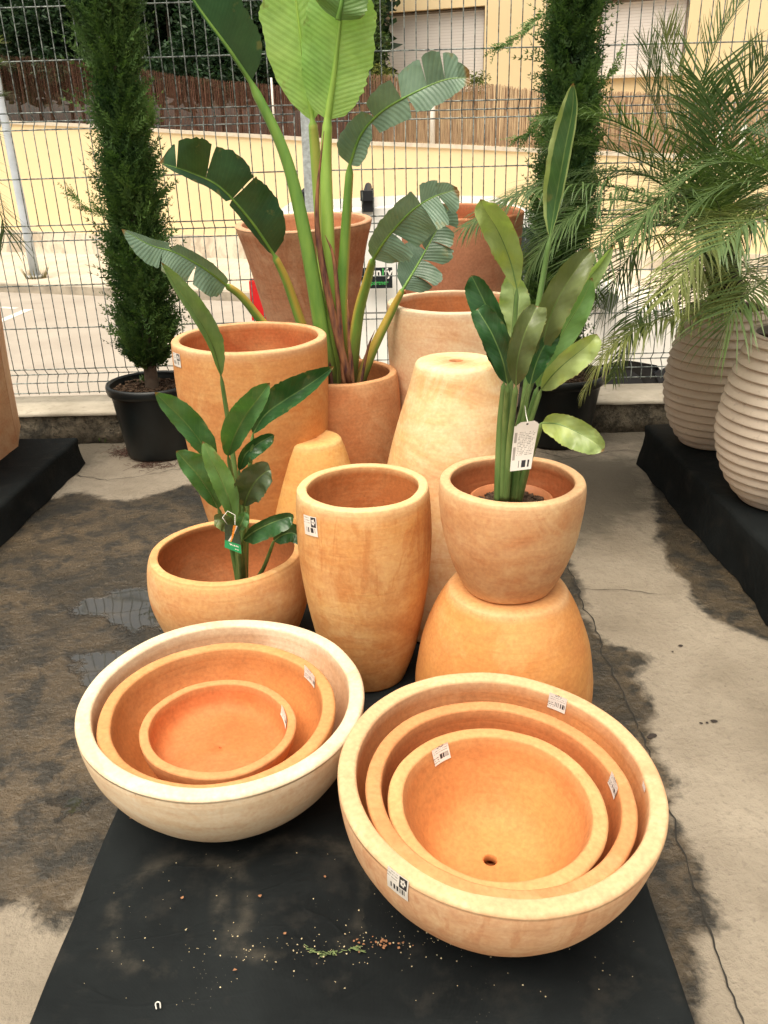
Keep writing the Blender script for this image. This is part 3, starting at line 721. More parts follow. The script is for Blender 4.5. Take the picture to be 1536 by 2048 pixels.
# ------------------------------------------------------------------ white van
def van():
    YN = 6.6; LEN0 = W(508, 600, YN).x; zs = STREET
    e = empty('white_van', (LEN0 + 2, YN + .8, zs)); tag(e, 'white panel van parked beyond the fence with roof bars and a black side sign', 'van')
    paint = plain('van_paint', (.80, .79, .75), .25, .02, 3, spec=.5, bump=.0)
    blackp = plain('van_black_plastic', (.012, .014, .018), .5, .2)
    zr = W(700, 424, YN).z            # roof edge height
    x0 = LEN0; WD = 1.62
    # side outline: x along, z up
    fwx = W(1250, 730, YN).x; rwx = x0 + .70
    hood_z = W(1240, 612, YN).z; xw = W(1232, 612, YN).x
    out = [(x0 + .02, zs + .32), (x0, zs + .55), (x0 + .02, zs + 1.05), (x0 + .10, zr - .12), (x0 + .2, zr), (x0 + 1.2, zr + .03), (W(1035, 430, YN).x, zr + .01), (W(1080, 440, YN).x, zr - .05), (xw - .05, hood_z + .05), (xw + .1, hood_z), (xw + .75, hood_z - .12), (xw + .93, hood_z - .25), (xw + .98, zs + .55), (xw + .96, zs + .32)]
    def arch(cx, r=.36): return [(cx + r * math.cos(a), zs + .31 + r * math.sin(a)) for a in [k / 12 * PI for k in range(13)]]
    bottom = [(xw + .96, zs + .30)] + arch(fwx) + arch(rwx) + [(x0 + .02, zs + .30)]
    poly = out + bottom[1:-1]
    bm = bmesh.new()
    rows = []
    for (dy, sc) in ((.0, 0.), (.035, 1.)):
        pass
    def side(y, inset):
        vs = []
        for (x, z) in poly:
            tt = max(0, (z - (zs + 1.0)) / (zr - zs - 1.0))     # tumblehome
            yy = y + (inset * (.14 * tt ** 1.6))
            vs.append(bm.verts.new((x, yy, z)))
        return vs
    a = side(YN, 1); b = side(YN + WD, -1)
    bm.faces.new(a[::-1]); bm.faces.new(b)
    for k in range(len(poly)):
        bm.faces.new((a[k], a[(k + 1) % len(poly)], b[(k + 1) % len(poly)], b[k]))
    bmesh.ops.bevel(bm, geom=[ed for ed in bm.edges if len(ed.link_faces) == 2 and (ed.verts[0] in a) == (ed.verts[1] in a) and ed.verts[0].co.z > zs + .6 and ed.verts[1].co.z > zs + .6], offset=.06, segments=4, affect='EDGES', profile=.6)
    bmesh.ops.recalc_face_normals(bm, faces=bm.faces)
    bmesh.ops.triangulate(bm, faces=[f for f in bm.faces if len(f.verts) > 4])
    me = bpy.data.meshes.new('body'); bm.to_mesh(me); me.materials.append(paint); bo = bpy.data.objects.new('body', me); COL.objects.link(bo); bo.parent = e; bo.matrix_parent_inverse = e.matrix_world.inverted()
    for p in me.polygons: p.use_smooth = False
    def part(name, mb, m, par=e, sm=True):
        o = mb.build(name, m, None, smooth=sm); o.parent = par; o.matrix_parent_inverse = e.matrix_world.inverted(); return o
    tyre = plain('tyre_rubber', (.012, .012, .013), .8, .2); rim = plain('wheel_rim', (.35, .35, .35), .35, .1, metal=.6)
    for cx in (fwx, rwx):
        for yy in (YN + .03, YN + WD - .23):
            mb = MB(); n_ = 28; pr = [(.30, 0), (.33, .02), (.335, .10), (.33, .18), (.30, .2), (.2, .2), (.19, .02)]; rings = [[mb.vert((cx + r * math.cos(2 * PI * k / n_), yy + y, zs + .335 + r * math.sin(2 * PI * k / n_))) for k in range(n_)] for r, y in pr]
            for i in range(len(rings)):
                A, B = rings[i], rings[(i + 1) % len(rings)]
                for k in range(n_): mb.face((A[k], A[(k + 1) % n_], B[(k + 1) % n_], B[k]))
            wv = part('wheel', mb, tyre)
            mb = MB(); c = mb.vert((cx, yy + .04, zs + .335)); rg = [mb.vert((cx + (.2 if k % 2 else .197) * math.cos(2 * PI * k / n_), yy + .03, zs + .335 + .2 * math.sin(2 * PI * k / n_))) for k in range(n_)]
            for k in range(n_): mb.face((c, rg[k], rg[(k + 1) % n_]))
            r_ = mb.build('rim', rim, None); r_.parent = wv; r_.matrix_parent_inverse = e.matrix_world.inverted(); 
            r_.matrix_parent_inverse = Matrix.Identity(4); 
    # wheel wells lining
    mb = MB(); mb.box(((fwx + rwx) / 2, YN + WD / 2, zs + .42), (3.1, WD - .1, .2)); mb.box((fwx, YN + WD / 2, zs + .5), (.9, WD - .5, .3))
    part('underbody', mb, blackp, sm=False)
    mb = MB(); mb.box((xw + .86, YN + WD / 2, zs + .42), (.26, WD + .02, .25)); mb.box((xw + .56, YN + .02, zs + .56), (.42, .06, .1), Matrix.Rotation(-.5, 3, 'Y'))
    part('bumper', mb, blackp, sm=False)
    # tail lamp
    mb = MB()
    tz = [(W(510, 562, YN).z), (W(520, 640, YN).z)]
    mb.box((x0 + .045, YN + .06, (tz[0] + tz[1]) / 2), (.14, .16, tz[0] - tz[1]))
    n = NM('red_lens'); n.done(n.mix(n.wave(n.obj(), 60), (.55, .01, .015), (.75, .02, .025)), .15, None, .7); part('tail_light', mb, n.m, sm=False)
    # cab glass and windscreen
    glass = plain('dark_glass', (.03, .04, .042), .08, .1)
    cx0 = W(1035, 430, YN).x - .35
    mb = MB(); i = [mb.vert((cx0, YN - .0 + .01, zs + 1.08)), mb.vert((xw - .12, YN + .004, zs + 1.08)), mb.vert((W(1080, 440, YN).x - .02, YN + .075, zr - .14)), mb.vert((cx0, YN + .075, zr - .14))]; mb.face(i); part('side_window', mb, glass, sm=False)
    mb = MB(); xa = W(1080, 440, YN).x; mb.face([mb.vert((xw - .02, YN + .12, hood_z + .055)), mb.vert((xw - .02, YN + WD - .12, hood_z + .055)), mb.vert((xa + .02, YN + WD - .2, zr - .055)), mb.vert((xa + .02, YN + .2, zr - .055))]); part('windscreen', mb, glass, sm=False)
    # mirror
    p = W(1212, 600, YN - .12); mb = MB(); mb.box(p, (.10, .2, .13), Matrix.Rotation(.4, 3, 'Y')); mb.tube([p, p + Vector((-.1, .15, -.04))], .025, 6); part('mirror', mb, plain('mirror_shell', (.13, .14, .13), .4), sm=False)
    # roof bars
    for px in (735, 606):
        q = W(px, 418, YN + .12); xx = q.x
        mb = MB(); 
        mb.box((xx, YN + .16, zr + .05), (.085, .12, .12)); mb.box((xx, YN + WD - .16, zr + .04), (.085, .12, .10))
        mb.tube([(xx, YN + .1, zr + .11), (xx, YN + .5, zr + .125), (xx, YN + WD - .5, zr + .125), (xx, YN + WD - .1, zr + .10)], .030, 8)
        mb.box((xx, YN + .12, zr + .105), (.10, .10, .07)); part('roof_bar', mb, blackp, sm=False)
    # seams
    mb = MB(); mb.box((x0 + 1.9, YN - .001, zs + .95), (.012, .008, .9)); mb.box((x0 + 1.35, YN - .001, zs + 1.02), (2.2, .008, .012)); part('panel_seam', mb, plain('seam_dark', (.2, .2, .19), .6), sm=False)
    # sign
    a = W(722, 536, YN - .01); b = W(785, 576, YN - .01); zc = (a.z + b.z) / 2; h = a.z - b.z; wd_ = b.x - a.x
    mb = MB(); mb.box(((a.x + b.x) / 2, YN - .006, zc), (wd_, .008, h)); sg = part('sign_panel', mb, plain('sign_black', (.010, .016, .02), .3), sm=False)
    def text(s, x, z, size, m, bold=0.0):
        cu = bpy.data.curves.new('t', 'FONT'); cu.body = s; cu.size = size; cu.extrude = .002; cu.offset = bold; cu.align_x = 'LEFT'
        to = bpy.data.objects.new('t', cu); COL.objects.link(to); dg = bpy.context.evaluated_depsgraph_get(); me = bpy.data.meshes.new_from_object(to.evaluated_get(dg))
        bpy.data.objects.remove(to); me.materials.clear(); me.materials.append(m); o = bpy.data.objects.new('lettering', me); COL.objects.link(o)
        mw = Matrix.Translation((x, YN - .013, z)) @ Matrix.Rotation(PI / 2, 4, 'X'); o.parent = sg; o.matrix_parent_inverse = e.matrix_world.inverted() if False else Matrix.Identity(4)
        o.matrix_world = mw; o.parent = sg; o.matrix_parent_inverse = Matrix.Identity(4); return o
    white = plain('sign_white', (.85, .85, .82), .4, .02); green = plain('sign_green', (.06, .42, .10), .4, .05)
    x1 = W(735, 550, YN).x
    sg_mw = sg.matrix_parent_inverse
    x1 = W(741, 550, YN).x; zt_ = zc + h * .10
    for (q, m) in (('un', white), ('i', green), ('fy', white)):
        o = text(q, x1, zt_, .082, m, .0022); me = o.data
        xs_ = [v_.co.x for v_ in me.vertices]; x1 += max(xs_) + .006
    text('partner', W(741, 550, YN).x, zc - h * .32, .044, green, .0006)
van()

# ------------------------------------------------------------------ wire fence
def fence():
    galv = NM('galvanised_wire'); v = galv.obj(); f = galv.noise(v, 45, 5, .7)
    c = galv.mix(galv.ramp(f, [(.42, 0.), (.58, 1.)]), (.07, .085, .085), (.32, .36, .34)); wm = galv.done(c, .6, None, .4, .1)
    rowsh = [0, .05, .084, .118, .318, .518, .718, .752, .786, .986, 1.186, 1.22, 1.254, 1.454, 1.654, 1.854, 1.888, 1.922, 2.06]
    apex = {.084, .752, 1.22, 1.888}
    def panel(pl, pr, nv, label, x0px=None):
        """pl, pr: world points of the bottom wire's ends"""
        ax = (pr - pl).normalized(); upv = Vector((0, 0, 1)); 
        upv = (upv - ax * upv.dot(ax)).normalized(); L = (pr - pl).length
        e = empty('wire_fence', tuple(pl)); tag(e, label, 'fence', 'welded wire fence panels')
        mb = MB()
        for h in rowsh:
            d = .036 if h in apex else 0
            for dd in ((0,) if h not in apex else (0,)):
                mb.tube([pl + upv * h + Vector((0, d, 0)), pr + upv * h + Vector((0, d, 0))], .0030, 5)
        mb.build('cross_wires', wm, e)
        mb = MB(); k = 0; s = .012
        while s < L:
            b = pl + ax * s; pts = [b + upv * -.008]
            for h in rowsh: pts.append(b + upv * h + Vector((0, (.036 if h in apex else 0) - .004, 0)))
            pts.append(b + upv * 2.085); mb.tube(pts, .0024, 4); s += .05
        mb.build('upright_wires', wm, e)
    zl = W(35, 787.5, FY); zm = W(637, 770, FY); zr_ = W(1212, 755.5, FY)
    print('fence z', zl.z, zm.z, zr_.z)
    dl = (zl - zm).normalized(); dr = (zr_ - zm).normalized()
    panel(zm + dl * 2.5, zm - Vector((.035, 0, 0)), 50, 'welded wire fence panel left of the fence post, behind the left cypress')
    panel(zm + Vector((.035, 0, 0)), zm + dr * 2.5, 50, 'welded wire fence panel right of the fence post, behind the palms')
    e = empty('fence_post', (zm.x, FY + .02, .16)); tag(e, 'grey metal fence post behind the big banana-like plant', 'post')
    mb = MB(); mb.box((zm.x, FY + .03, 1.25), (.040, .040, 2.3)); mb.build('shaft', plain('post_galvanised', (.48, .53, .54), .5, .30, 60), e, smooth=False)
    mb = MB(); mb.box((zm.x, FY + .03, .17), (.11, .11, .012)); mb.build('base_plate', plain('clamp_dark', (.10, .12, .12), .5), e, smooth=False)
    for z in (.4, 1.75, 2.15):
        mb = MB(); mb.box((zm.x, FY - .002, z), (.075, .02, .035)); mb.build('clamp', bpy.data.materials['clamp_dark'], e, smooth=False)
fence()
# ================================================================== THE DISPLAY
PT = 0.12
def fabric_mat():
    n = NM('black_ground_cloth'); v = n.obj(); a1 = n.noise(v, 3.0, 7, .62, .4); a2 = n.noise(v, 14, 6, .65)
    c = n.mix(n.ramp(a1, [(.40, 0.), (.66, 1.)]), (.0036, .0054, .0062), (.0115, .0145, .0155))
    c = n.mix(n.ramp(a2, [(.54, 0.), (.72, .45)]), c, (.032, .030, .026))
    fl = n.ramp(n.vor(v, 150), [(.06, 1.), (.12, 0.)]); c = n.mix(n.math('MULTIPLY', fl, n.ramp(n.noise(v, 6, 3), [(.60, 0.), (.66, .5)])), c, (.30, .27, .20))
    for (px, py, r) in ((360, 1820, .115), (590, 1790, .13)):     # dust rings left by pots
        g = G(px, py, PT); vm = n.nt.nodes.new('ShaderNodeVectorMath'); vm.operation = 'DISTANCE'
        n.link(n.tc.outputs['Object'], vm.inputs[0]); vm.inputs[1].default_value = (g.x, g.y, PT)
        d = n.math('ABSOLUTE', n.math('SUBTRACT', vm.outputs['Value'], r)); rm_ = n.ramp(d, [(0., 1.), (.022, 0.)])
        c = n.mix(n.math('MULTIPLY', n.math('MULTIPLY', rm_, .32), n.ramp(a2, [(.42, 0.), (.62, 1.)])), c, (.12, .105, .08))
    cr = n.ramp(n.math('ABSOLUTE', n.math('SUBTRACT', n.noise(n.obj(scale=(1, 2.2, 1)), 2.4, 4, .5, 1.2), .5)), [(0., 1.), (.03, 0.)])
    wv = n.math('ADD', n.wave(v, 160, 0, 'X'), n.wave(v, 160, 0, 'Y'))
    c = n.mix(n.math('MULTIPLY', wv, .05), c, (.04, .04, .04))
    return n.done(c, n.math('ADD', .62, n.math('MULTIPLY', a1, .3)), n.bump(n.math('ADD', n.math('ADD', n.math('MULTIPLY', a2, .8), n.math('MULTIPLY', cr, .7)), n.math('MULTIPLY', wv, .15)), .35, .006), .12)
FAB = fabric_mat()
def cloth_slab(name, corners, h, label, seed=0, step=.025, sag=.004, skirt_out=.012):
    """platform under black cloth: corners anticlockwise from above"""
    cs = [Vector((c[0], c[1], 0)) for c in corners]; mb = MB()
    L0 = (cs[1] - cs[0]).length; L1 = (cs[3] - cs[0]).length
    nu = int(L0 / step) + 1; nv = int(L1 / step) + 1
    def P(u, v): return (cs[0].lerp(cs[1], u)).lerp(cs[3].lerp(cs[2], u), v)
    ids = {}
    for j in range(nv + 1):
        for i in range(nu + 1):
            p = P(i / nu, j / nv); q = Vector((p.x * 5, p.y * 5, seed))
            dz = mn.noise(q) * sag + mn.noise(q * 3.3) * sag * .4
            ids[i, j] = mb.vert((p.x, p.y, h + dz))
    for j in range(nv):
        for i in range(nu): mb.face((ids[i, j], ids[i + 1, j], ids[i + 1, j + 1], ids[i, j + 1]))
    loop = [(i, 0) for i in range(nu)] + [(nu, j) for j in range(nv)] + [(i, nv) for i in range(nu, 0, -1)] + [(0, j) for j in range(nv, 0, -1)]
    cen = P(.5, .5); rows = []
    N = len(loop)
    for li, (i, j) in enumerate(loop):
        p = P(i / nu, j / nv); 
        o = Vector((0, 0, 0))
        if j == 0: o += (cs[0] - cs[3]).normalized()
        if j == nv: o += (cs[3] - cs[0]).normalized()
        if i == 0: o += (cs[0] - cs[1]).normalized()
        if i == nu: o += (cs[1] - cs[0]).normalized()
        row = [ids[i, j]]
        for k, (oo, zz) in enumerate(((.006, -.004), (.010, -.014), (.011, -.25), (.012, -.5), (.016, -.75), (.022, -.99))):
            z = h + zz if zz > -.1 else h * (1 + zz)
            q = Vector((p.x * 9, p.y * 9, z * 6 + seed)); wv = mn.noise(q) * skirt_out * (1 if k > 1 else .3) + skirt_out * .5
            pp = p + o * (oo + wv); row.append(mb.vert((pp.x, pp.y, max(.003, z))))
        rows.append(row)
    for li in range(N):
        a, b = rows[li], rows[(li + 1) % N]
        for k in range(6): mb.face((a[k], a[k + 1], b[k + 1], b[k]))
    o = mb.build(name, FAB); tag(o, label, 'platform'); return o
fl, fr = G(78, 2036, PT), G(1373, 2036, PT)
cloth_slab('display_platform', [(fl.x, fl.y), (fr.x, fr.y), (.46, 3.62), (-.50, 3.62)], PT, 'low platform wrapped in black cloth under the central terracotta pots', 1)
# seam fold near the front of the cloth
mb = MB(); sp = [G(x, y, PT + .004) for x, y in ((80, 2030), (300, 2034), (380, 2026), (440, 2032), (800, 2035), (1100, 2036), (1368, 2040))]
LPH = .13
lc = G(148, 876, LPH); lb = G(2, 1003, LPH)
ld = (lb - lc).normalized(); lfar = lc + ld * 2.2
cloth_slab('display_platform', [(lfar.x, lfar.y), (lc.x, lc.y), (lc.x - 1.2, lc.y + .02), (lfar.x - 1.6, lfar.y + .3)][:4], LPH, 'low platform wrapped in black cloth at the left edge under the square planter', 2, .04)
RPH = .19
rc = G(1300, 850, RPH); re_ = G(1443, 992, RPH); rd = (re_ - rc).normalized(); rfar = rc + rd * 2.6
print('right platform', rc, re_, 'left', lc, lb, 'check bottom px', proj((rc.x, rc.y, 0)), proj((lc.x, lc.y, 0)))
cloth_slab('display_platform', [(rfar.x, rfar.y), (rfar.x + 1.5, rfar.y + .3), (rc.x + 1.6, rc.y + .12), (rc.x, rc.y)], RPH, 'black cloth platform at the right edge under the ribbed palm pots', 3, .04, .005, .02)

# ---- pot shapes, radius x height
TALL = [(.52, 0), (.60, .03), (.74, .18), (.88, .42), (.965, .66), (1.0, .86), (1.0, 1)]
VASE = [(.56, 0), (.62, .03), (.80, .20), (.95, .45), (1.02, .70), (1.015, .88), (.985, 1)]
CUP = [(.59, 0), (.64, .03), (.79, .22), (.92, .47), (.985, .72), (1.0, .88), (.985, 1)]
CONE = [(.44, 0), (.452, .012), (.53, .10), (.65, .22), (.785, .39), (.91, .62), (.98, .84), (1.0, 1)]
CONE2 = [(.52, 0), (.535, .015), (.64, .12), (.79, .32), (.93, .58), (1.0, .80), (1.0, .9), (.985, 1)]
ROUND = [(.50, 0), (.60, .03), (.86, .22), (1.00, .48), (1.04, .68), (1.02, .88), (.975, 1)]
BOWL = [(.34, 0), (.42, .02), (.64, .15), (.82, .36), (.94, .62), (.99, .86), (1.0, 1)]
FLARE = [(.60, 0), (.62, .03), (.70, .25), (.80, .52), (.91, .80), (.985, .95), (1.0, 1)]

def pot(name, fitargs, shape, mat, label, cat='pot', group=None, zb=PT, **kw):
    b, H, r = fit(fitargs[0], fitargs[1], zb, fitargs[2], fitargs[3])
    P = make_pot(name, b, scale_prof(shape, r, H), mat=mat, **kw)
    tag(P.o, label, cat, group); P.b = b; P.r = r; return P
m_center = clay('clay_yellow_vase', (.66, .33, .115), (.80, .55, .27), DEEP, .45, (.84, .62, .36), drip=.34, seed=1.3, inner=(.56, .20, .065))
P1 = pot('tall_pot', (738, 1345, 977, 270), VASE, m_center, 'yellow ochre tall pot with paper label at the middle of the display', t=.023)
sticker(P1, 622, 1048, 27, 38, logo=True, rot=.12, seed=2)
m_orange = clay('clay_orange_tall', (.62, .25, .080), (.72, .42, .18), (.55, .19, .06), .42, (.80, .53, .32), seed=4.1, inner=(.55, .15, .05), inpale=.5)
P2 = pot('tall_pot', (537, 1130, 678, 312), TALL, m_orange, 'largest bright orange tall pot, behind the plant on the left', t=.024)
sticker(P2, 354, 720, 23, 27, logo=True, rot=.05, seed=3)
m_pale = clay('clay_pale_tall', (.70, .40, .22), (.80, .60, .40), (.60, .28, .13), .75, (.86, .72, .54), seed=7.7)
P3 = pot('tall_pot', (906, 1040, 607, 278), TALL, m_pale, 'pale pinkish tall pot with cream rim behind the upturned yellow pot', t=.024)
m_yinv = clay('clay_pale_yellow', (.72, .45, .20), (.84, .67, .45), (.62, .27, .09), .55, (.90, .76, .54), seed=2.2, lipamt=.9)
b = G(905, 1209, PT); P4 = make_pot('upturned_pot', b, scale_prof(CONE, .225, .698), t=.024, mat=m_yinv, inverted=True, hole=.017); tag(P4.o, 'large pale yellow pot standing upside down behind the potted plant on the right', 'pot')
print('P4 top', proj(b + Vector((0, 0, .705))))
m_yinv2 = clay('clay_small_yellow', (.70, .38, .12), (.80, .54, .25), (.60, .26, .08), .3, (.84, .58, .28), seed=9.2, lipamt=.8)
b = G(640, 1158, PT); P5 = make_pot('upturned_pot', b, scale_prof(CONE2, .150, .448), t=.018, mat=m_yinv2, inverted=True, hole=.012); tag(P5.o, 'small yellow pot standing upside down between the tall orange pot and the ochre pot', 'pot')
print('P5 top', proj(b + Vector((0, 0, .478))))
m_round = clay('clay_round', (.64, .29, .10), (.78, .53, .29), (.56, .20, .07), .55, (.74, .42, .18), seed=5.5, inner=(.52, .18, .065))
P6 = pot('round_pot', (474, 1290, 1104, 314), ROUND, m_round, 'squat round orange pot holding the young plant on the left', t=.021)
m_binv = clay('clay_orange_dome', (.62, .27, .08), (.72, .42, .18), (.55, .20, .06), .22, (.78, .52, .30), seed=3.1, lipamt=.9)
b7 = G(1005, 1395, PT); H7 = .300; P7 = make_pot('upturned_pot', b7, scale_prof(CUP, .205, H7), t=.02, mat=m_binv, inverted=True); tag(P7.o, 'wide orange pot upside down carrying the potted plant on the right', 'pot')
m_cup = clay('clay_cup', (.63, .33, .155), (.75, .51, .29), (.55, .22, .09), .6, (.78, .52, .30), seed=8.4, drip=.12, inner=(.50, .15, .055))
b8 = b7 + Vector((0, 0, H7 + .001)); lo = None
H8 = 0.0
for k in range(400):
    if proj(b8 + Vector((0, 0, k * .001)))[1] <= 957: H8 = k * .001; break
r8 = 147 * mpp(b8 + Vector((0, 0, H8))); print('P8', H8, r8)
P8 = make_pot('plant_pot', b8, scale_prof(CUP, r8, H8), t=.023, mat=m_cup); tag(P8.o, 'rounded terracotta pot with a green plant stacked on the upturned orange pot', 'pot')
m_bt = clay('clay_back_terracotta', (.52, .21, .085), (.66, .38, .20), (.44, .14, .05), .4, (.66, .36, .18), seed=6.3)
P9 = pot('round_pot', (694, 1072, 748, 232), ROUND, m_bt, 'brownish orange round pot holding the big banana-like plant', t=.022)
# flared pot stacked on an upturned one
m_fl = clay('clay_flared', (.48, .21, .11), (.64, .40, .26), (.38, .13, .06), .5, (.68, .44, .28), seed=11.0, drip=.3, inner=(.5, .2, .09))
b = G(642, 960, PT); print('flare base', b)
hb = 0
for k in range(900):
    if proj(b + Vector((0, 0, k * .001)))[1] <= 683: hb = k * .001; break
ht = 0
for k in range(1500):
    if proj(b + Vector((0, 0, k * .001)))[1] <= 441: ht = k * .001; break
rt_ = 136 * mpp(b + Vector((0, 0, ht))); print('flare', hb, ht, rt_)
Pu = make_pot('upturned_pot', b + Vector((.0, 0, 0)), scale_prof(CUP, .235, hb), t=.022, mat=clay('clay_back_dome', (.55, .25, .12), (.66, .40, .24), DEEP, .4, seed=12, lipamt=0), inverted=True); tag(Pu.o, 'brown upturned pot at the back under the tall flared pot', 'pot')
P10 = make_pot('flared_pot', b + Vector((0, 0, hb + .001)), scale_prof(FLARE, rt_, ht - hb), t=.024, mat=m_fl, tilt=(R(3.0), R(-1.5))); tag(P10.o, 'tall flared terracotta pot behind the banana-like plant', 'pot')
# reddish pot nested in another at the back right
m_red = clay('clay_red', (.52, .235, .14), (.62, .36, .24), (.42, .15, .08), .3, (.56, .22, .10), seed=13.0, inner=(.48, .14, .055))
b = G(915, 915, PT); print('red base', b)
hl = 0
for k in range(900):
    if proj(b + Vector((0, 0, k * .001)))[1] <= 586: hl = k * .001; break
ht = 0
for k in range(1500):
    if proj(b + Vector((0, 0, k * .001)))[1] <= 420: ht = k * .001; break
rr_ = 122 * mpp(b + Vector((0, 0, ht)))
Pl = make_pot('tall_pot', b, scale_prof(TALL, rr_ * 1.08, hl), t=.022, mat=m_bt); tag(Pl.o, 'terracotta pot at the back right with a red pot nested in its mouth', 'pot')
P11 = make_pot('tall_pot', b + Vector((0, 0, max(.03, hl - .26))), scale_prof([(.80, 0), (.82, .03), (.90, .3), (.955, .6), (.99, .9), (1.0, 1)], rr_, ht - max(.03, hl - .26)), t=.022, mat=m_red, tilt=(R(3), 0)); tag(P11.o, 'red terracotta pot nested in another pot in front of the right cypress', 'pot')
print('red', hl, ht, rr_)

# ---- nested bowls
def bowl(px, py, zr_, wpx, H, mat, label, tilt, t, shape=BOWL, group=None):
    c = G(px, py, zr_); r = wpx / 2 * mpp(c) * .985
    T = Matrix.Rotation(tilt[0], 4, 'X') @ Matrix.Rotation(tilt[1], 4, 'Y')
    base = c - (T @ Vector((0, 0, H)))
    P = make_pot('bowl', base, scale_prof(shape, r, H), t=t, mat=mat, tilt=tilt, lipz=.012, nseg=128, fil=min(.055, H * .35), hole=.002 if H < .1 else .011); tag(P.o, label, 'bowl', group)
    print('bowl', label[:24], 'R', round(r, 3), 'base z', round(base.z, 3)); return P
m_b1 = clay('clay_cream_bowl', (.74, .55, .36), (.84, .71, .54), (.66, .40, .22), .8, (.80, .68, .51), seed=21, inner=(.66, .42, .26), inpale=1.0, lipamt=.9)
m_b2 = clay('clay_orange_bowl', (.62, .28, .105), (.66, .38, .19), (.56, .2, .07), .2, (.64, .32, .13), seed=22, inner=(.60, .225, .070))
m_b3 = clay('clay_orange_bowl_small', (.60, .26, .10), (.72, .46, .25), (.56, .2, .07), .2, (.68, .33, .14), seed=23, inner=(.57, .17, .052))
m_b4 = clay('clay_big_bowl', (.66, .36, .20), (.78, .55, .35), (.58, .26, .13), .55, (.70, .47, .27), seed=24, drip=.42, inner=(.60, .25, .085), lipamt=.9)
m_b5 = clay('clay_mid_bowl', (.60, .25, .10), (.66, .38, .19), (.56, .2, .07), .3, (.62, .29, .12), seed=25, inner=(.52, .17, .055))
m_b6 = clay('clay_inner_bowl', (.62, .30, .12), (.68, .40, .19), (.56, .2, .07), .3, (.66, .35, .15), seed=26, inner=(.60, .245, .080))
B1 = bowl(447, 1390, .348, 574, .228, m_b1, 'wide cream coloured bowl, outermost of the nested stack on the left', (R(2), R(1.0)), .030)
B2 = bowl(437, 1417, .338, 478, .165, m_b2, 'middle orange bowl of the nested stack on the left', (R(2), R(1.5)), .026)
B3 = bowl(438, 1449, .312, 312, .072, m_b3, 'smallest orange bowl, innermost of the nested stack on the left', (R(1), R(3)), .018, [(.66, 0), (.76, .04), (.88, .25), (.95, .52), (.99, .8), (1, 1)])
B4 = bowl(1001, 1545, .362, 664, .24, m_b4, 'wide peach coloured bowl, outermost of the nested stack on the right', (R(3.5), R(3.0)), .031)
B5 = bowl(1000, 1575, .360, 547, .178, m_b5, 'middle orange bowl of the nested stack on the right', (R(3.5), R(3.5)), .026)
CUPB = [(.34, 0), (.42, .02), (.62, .17), (.79, .40), (.92, .70), (1, 1)]
B6 = bowl(993, 1603, .358, 443, .150, m_b6, 'innermost orange bowl with a drainage hole in the stack on the right', (R(4), R(2.0)), .025, CUPB)
sticker(B4, 800, 1768, 52, 42, logo=True, rot=-.05, seed=5)
sticker(B4, 1112, 1403, 38, 30, True, seed=6); sticker(B5, 1225, 1569, 34, 27, True, seed=7, rot=-.1); sticker(B6, 884, 1505, 36, 33, True, seed=8, rot=.08)
sticker(B4, 1291, 1574, 16, 9, True, seed=9, torn=True, name='label_remnant')
sticker(B2, 631, 1345, 30, 24, True, seed=10, rot=-.05); sticker(B3, 570, 1433, 30, 20, True, seed=11, rot=-.05)

# ---- square planter at the left edge
def planter():
    c = G(37, 893, LPH); zt = W(3, 640, c.y).z + .04
    e = empty('square_planter', (c.x - .2, c.y + .1, LPH)); tag(e, 'tall tapered square terracotta planter at the left edge', 'planter')
    d1 = Vector((G(0, 922, LPH) - c).xy.to_3d()).normalized(); d2 = Vector((d1.y, -d1.x, 0)); d2 = d2 if d2.y > 0 else -d2
    d2 = Vector((-.35, 1, 0)).normalized()
    W0, W1 = .30, .40; mb = MB()
    tp = W(-3, 630, c.y); off = Vector((tp.x - c.x, 0, 0))
    cen = c + (d1 + d2) * W0 / 2
    def ring(wd_, z, ins=0):
        out = []
        for (a, b_) in ((-1, -1), (1, -1), (1, 1), (-1, 1)):
            for q in range(3):
                r = .012; ca = wd_ / 2 - ins
                t_ = q / 2 * PI / 2
                out.append(mb.vert(Vector((cen.x, cen.y, 0)) + d1 * a * (ca) * (1 - (.02 if q != 1 else 0)) + d2 * b_ * ca * (1 - (.02 if q != 1 else 0)) + Vector((0, 0, z)), lip=1.0 if z > zt - .02 else 0, inn=1.0 if ins else 0))
        return out
    top = ring(W1 * 1.0, zt); rs = []
    mb = MB(); K = 10
    for k in range(K + 1): rs.append(ring(W0 + (.06) * k / K - .02 * math.sin(k / K * PI), LPH + .001 + (zt - LPH) * k / K))
    rs.append(ring(W0 + .06, zt + .004, .02)); rs.append(ring(W0 + .06, zt - .03, .028)); rs.append(ring(W0, LPH + .03, .03))
    N = 12
    for a, b_ in zip(rs, rs[1:]):
        for k in range(N): mb.face((a[k], a[(k + 1) % N], b_[(k + 1) % N], b_[k]))
    mb.face(rs[-1])
    mt = clay('clay_planter', (.64, .34, .18), (.74, .48, .29), (.6, .24, .1), .6, seed=31)
    mb.build('shell', mt, e, smooth=False)
planter()

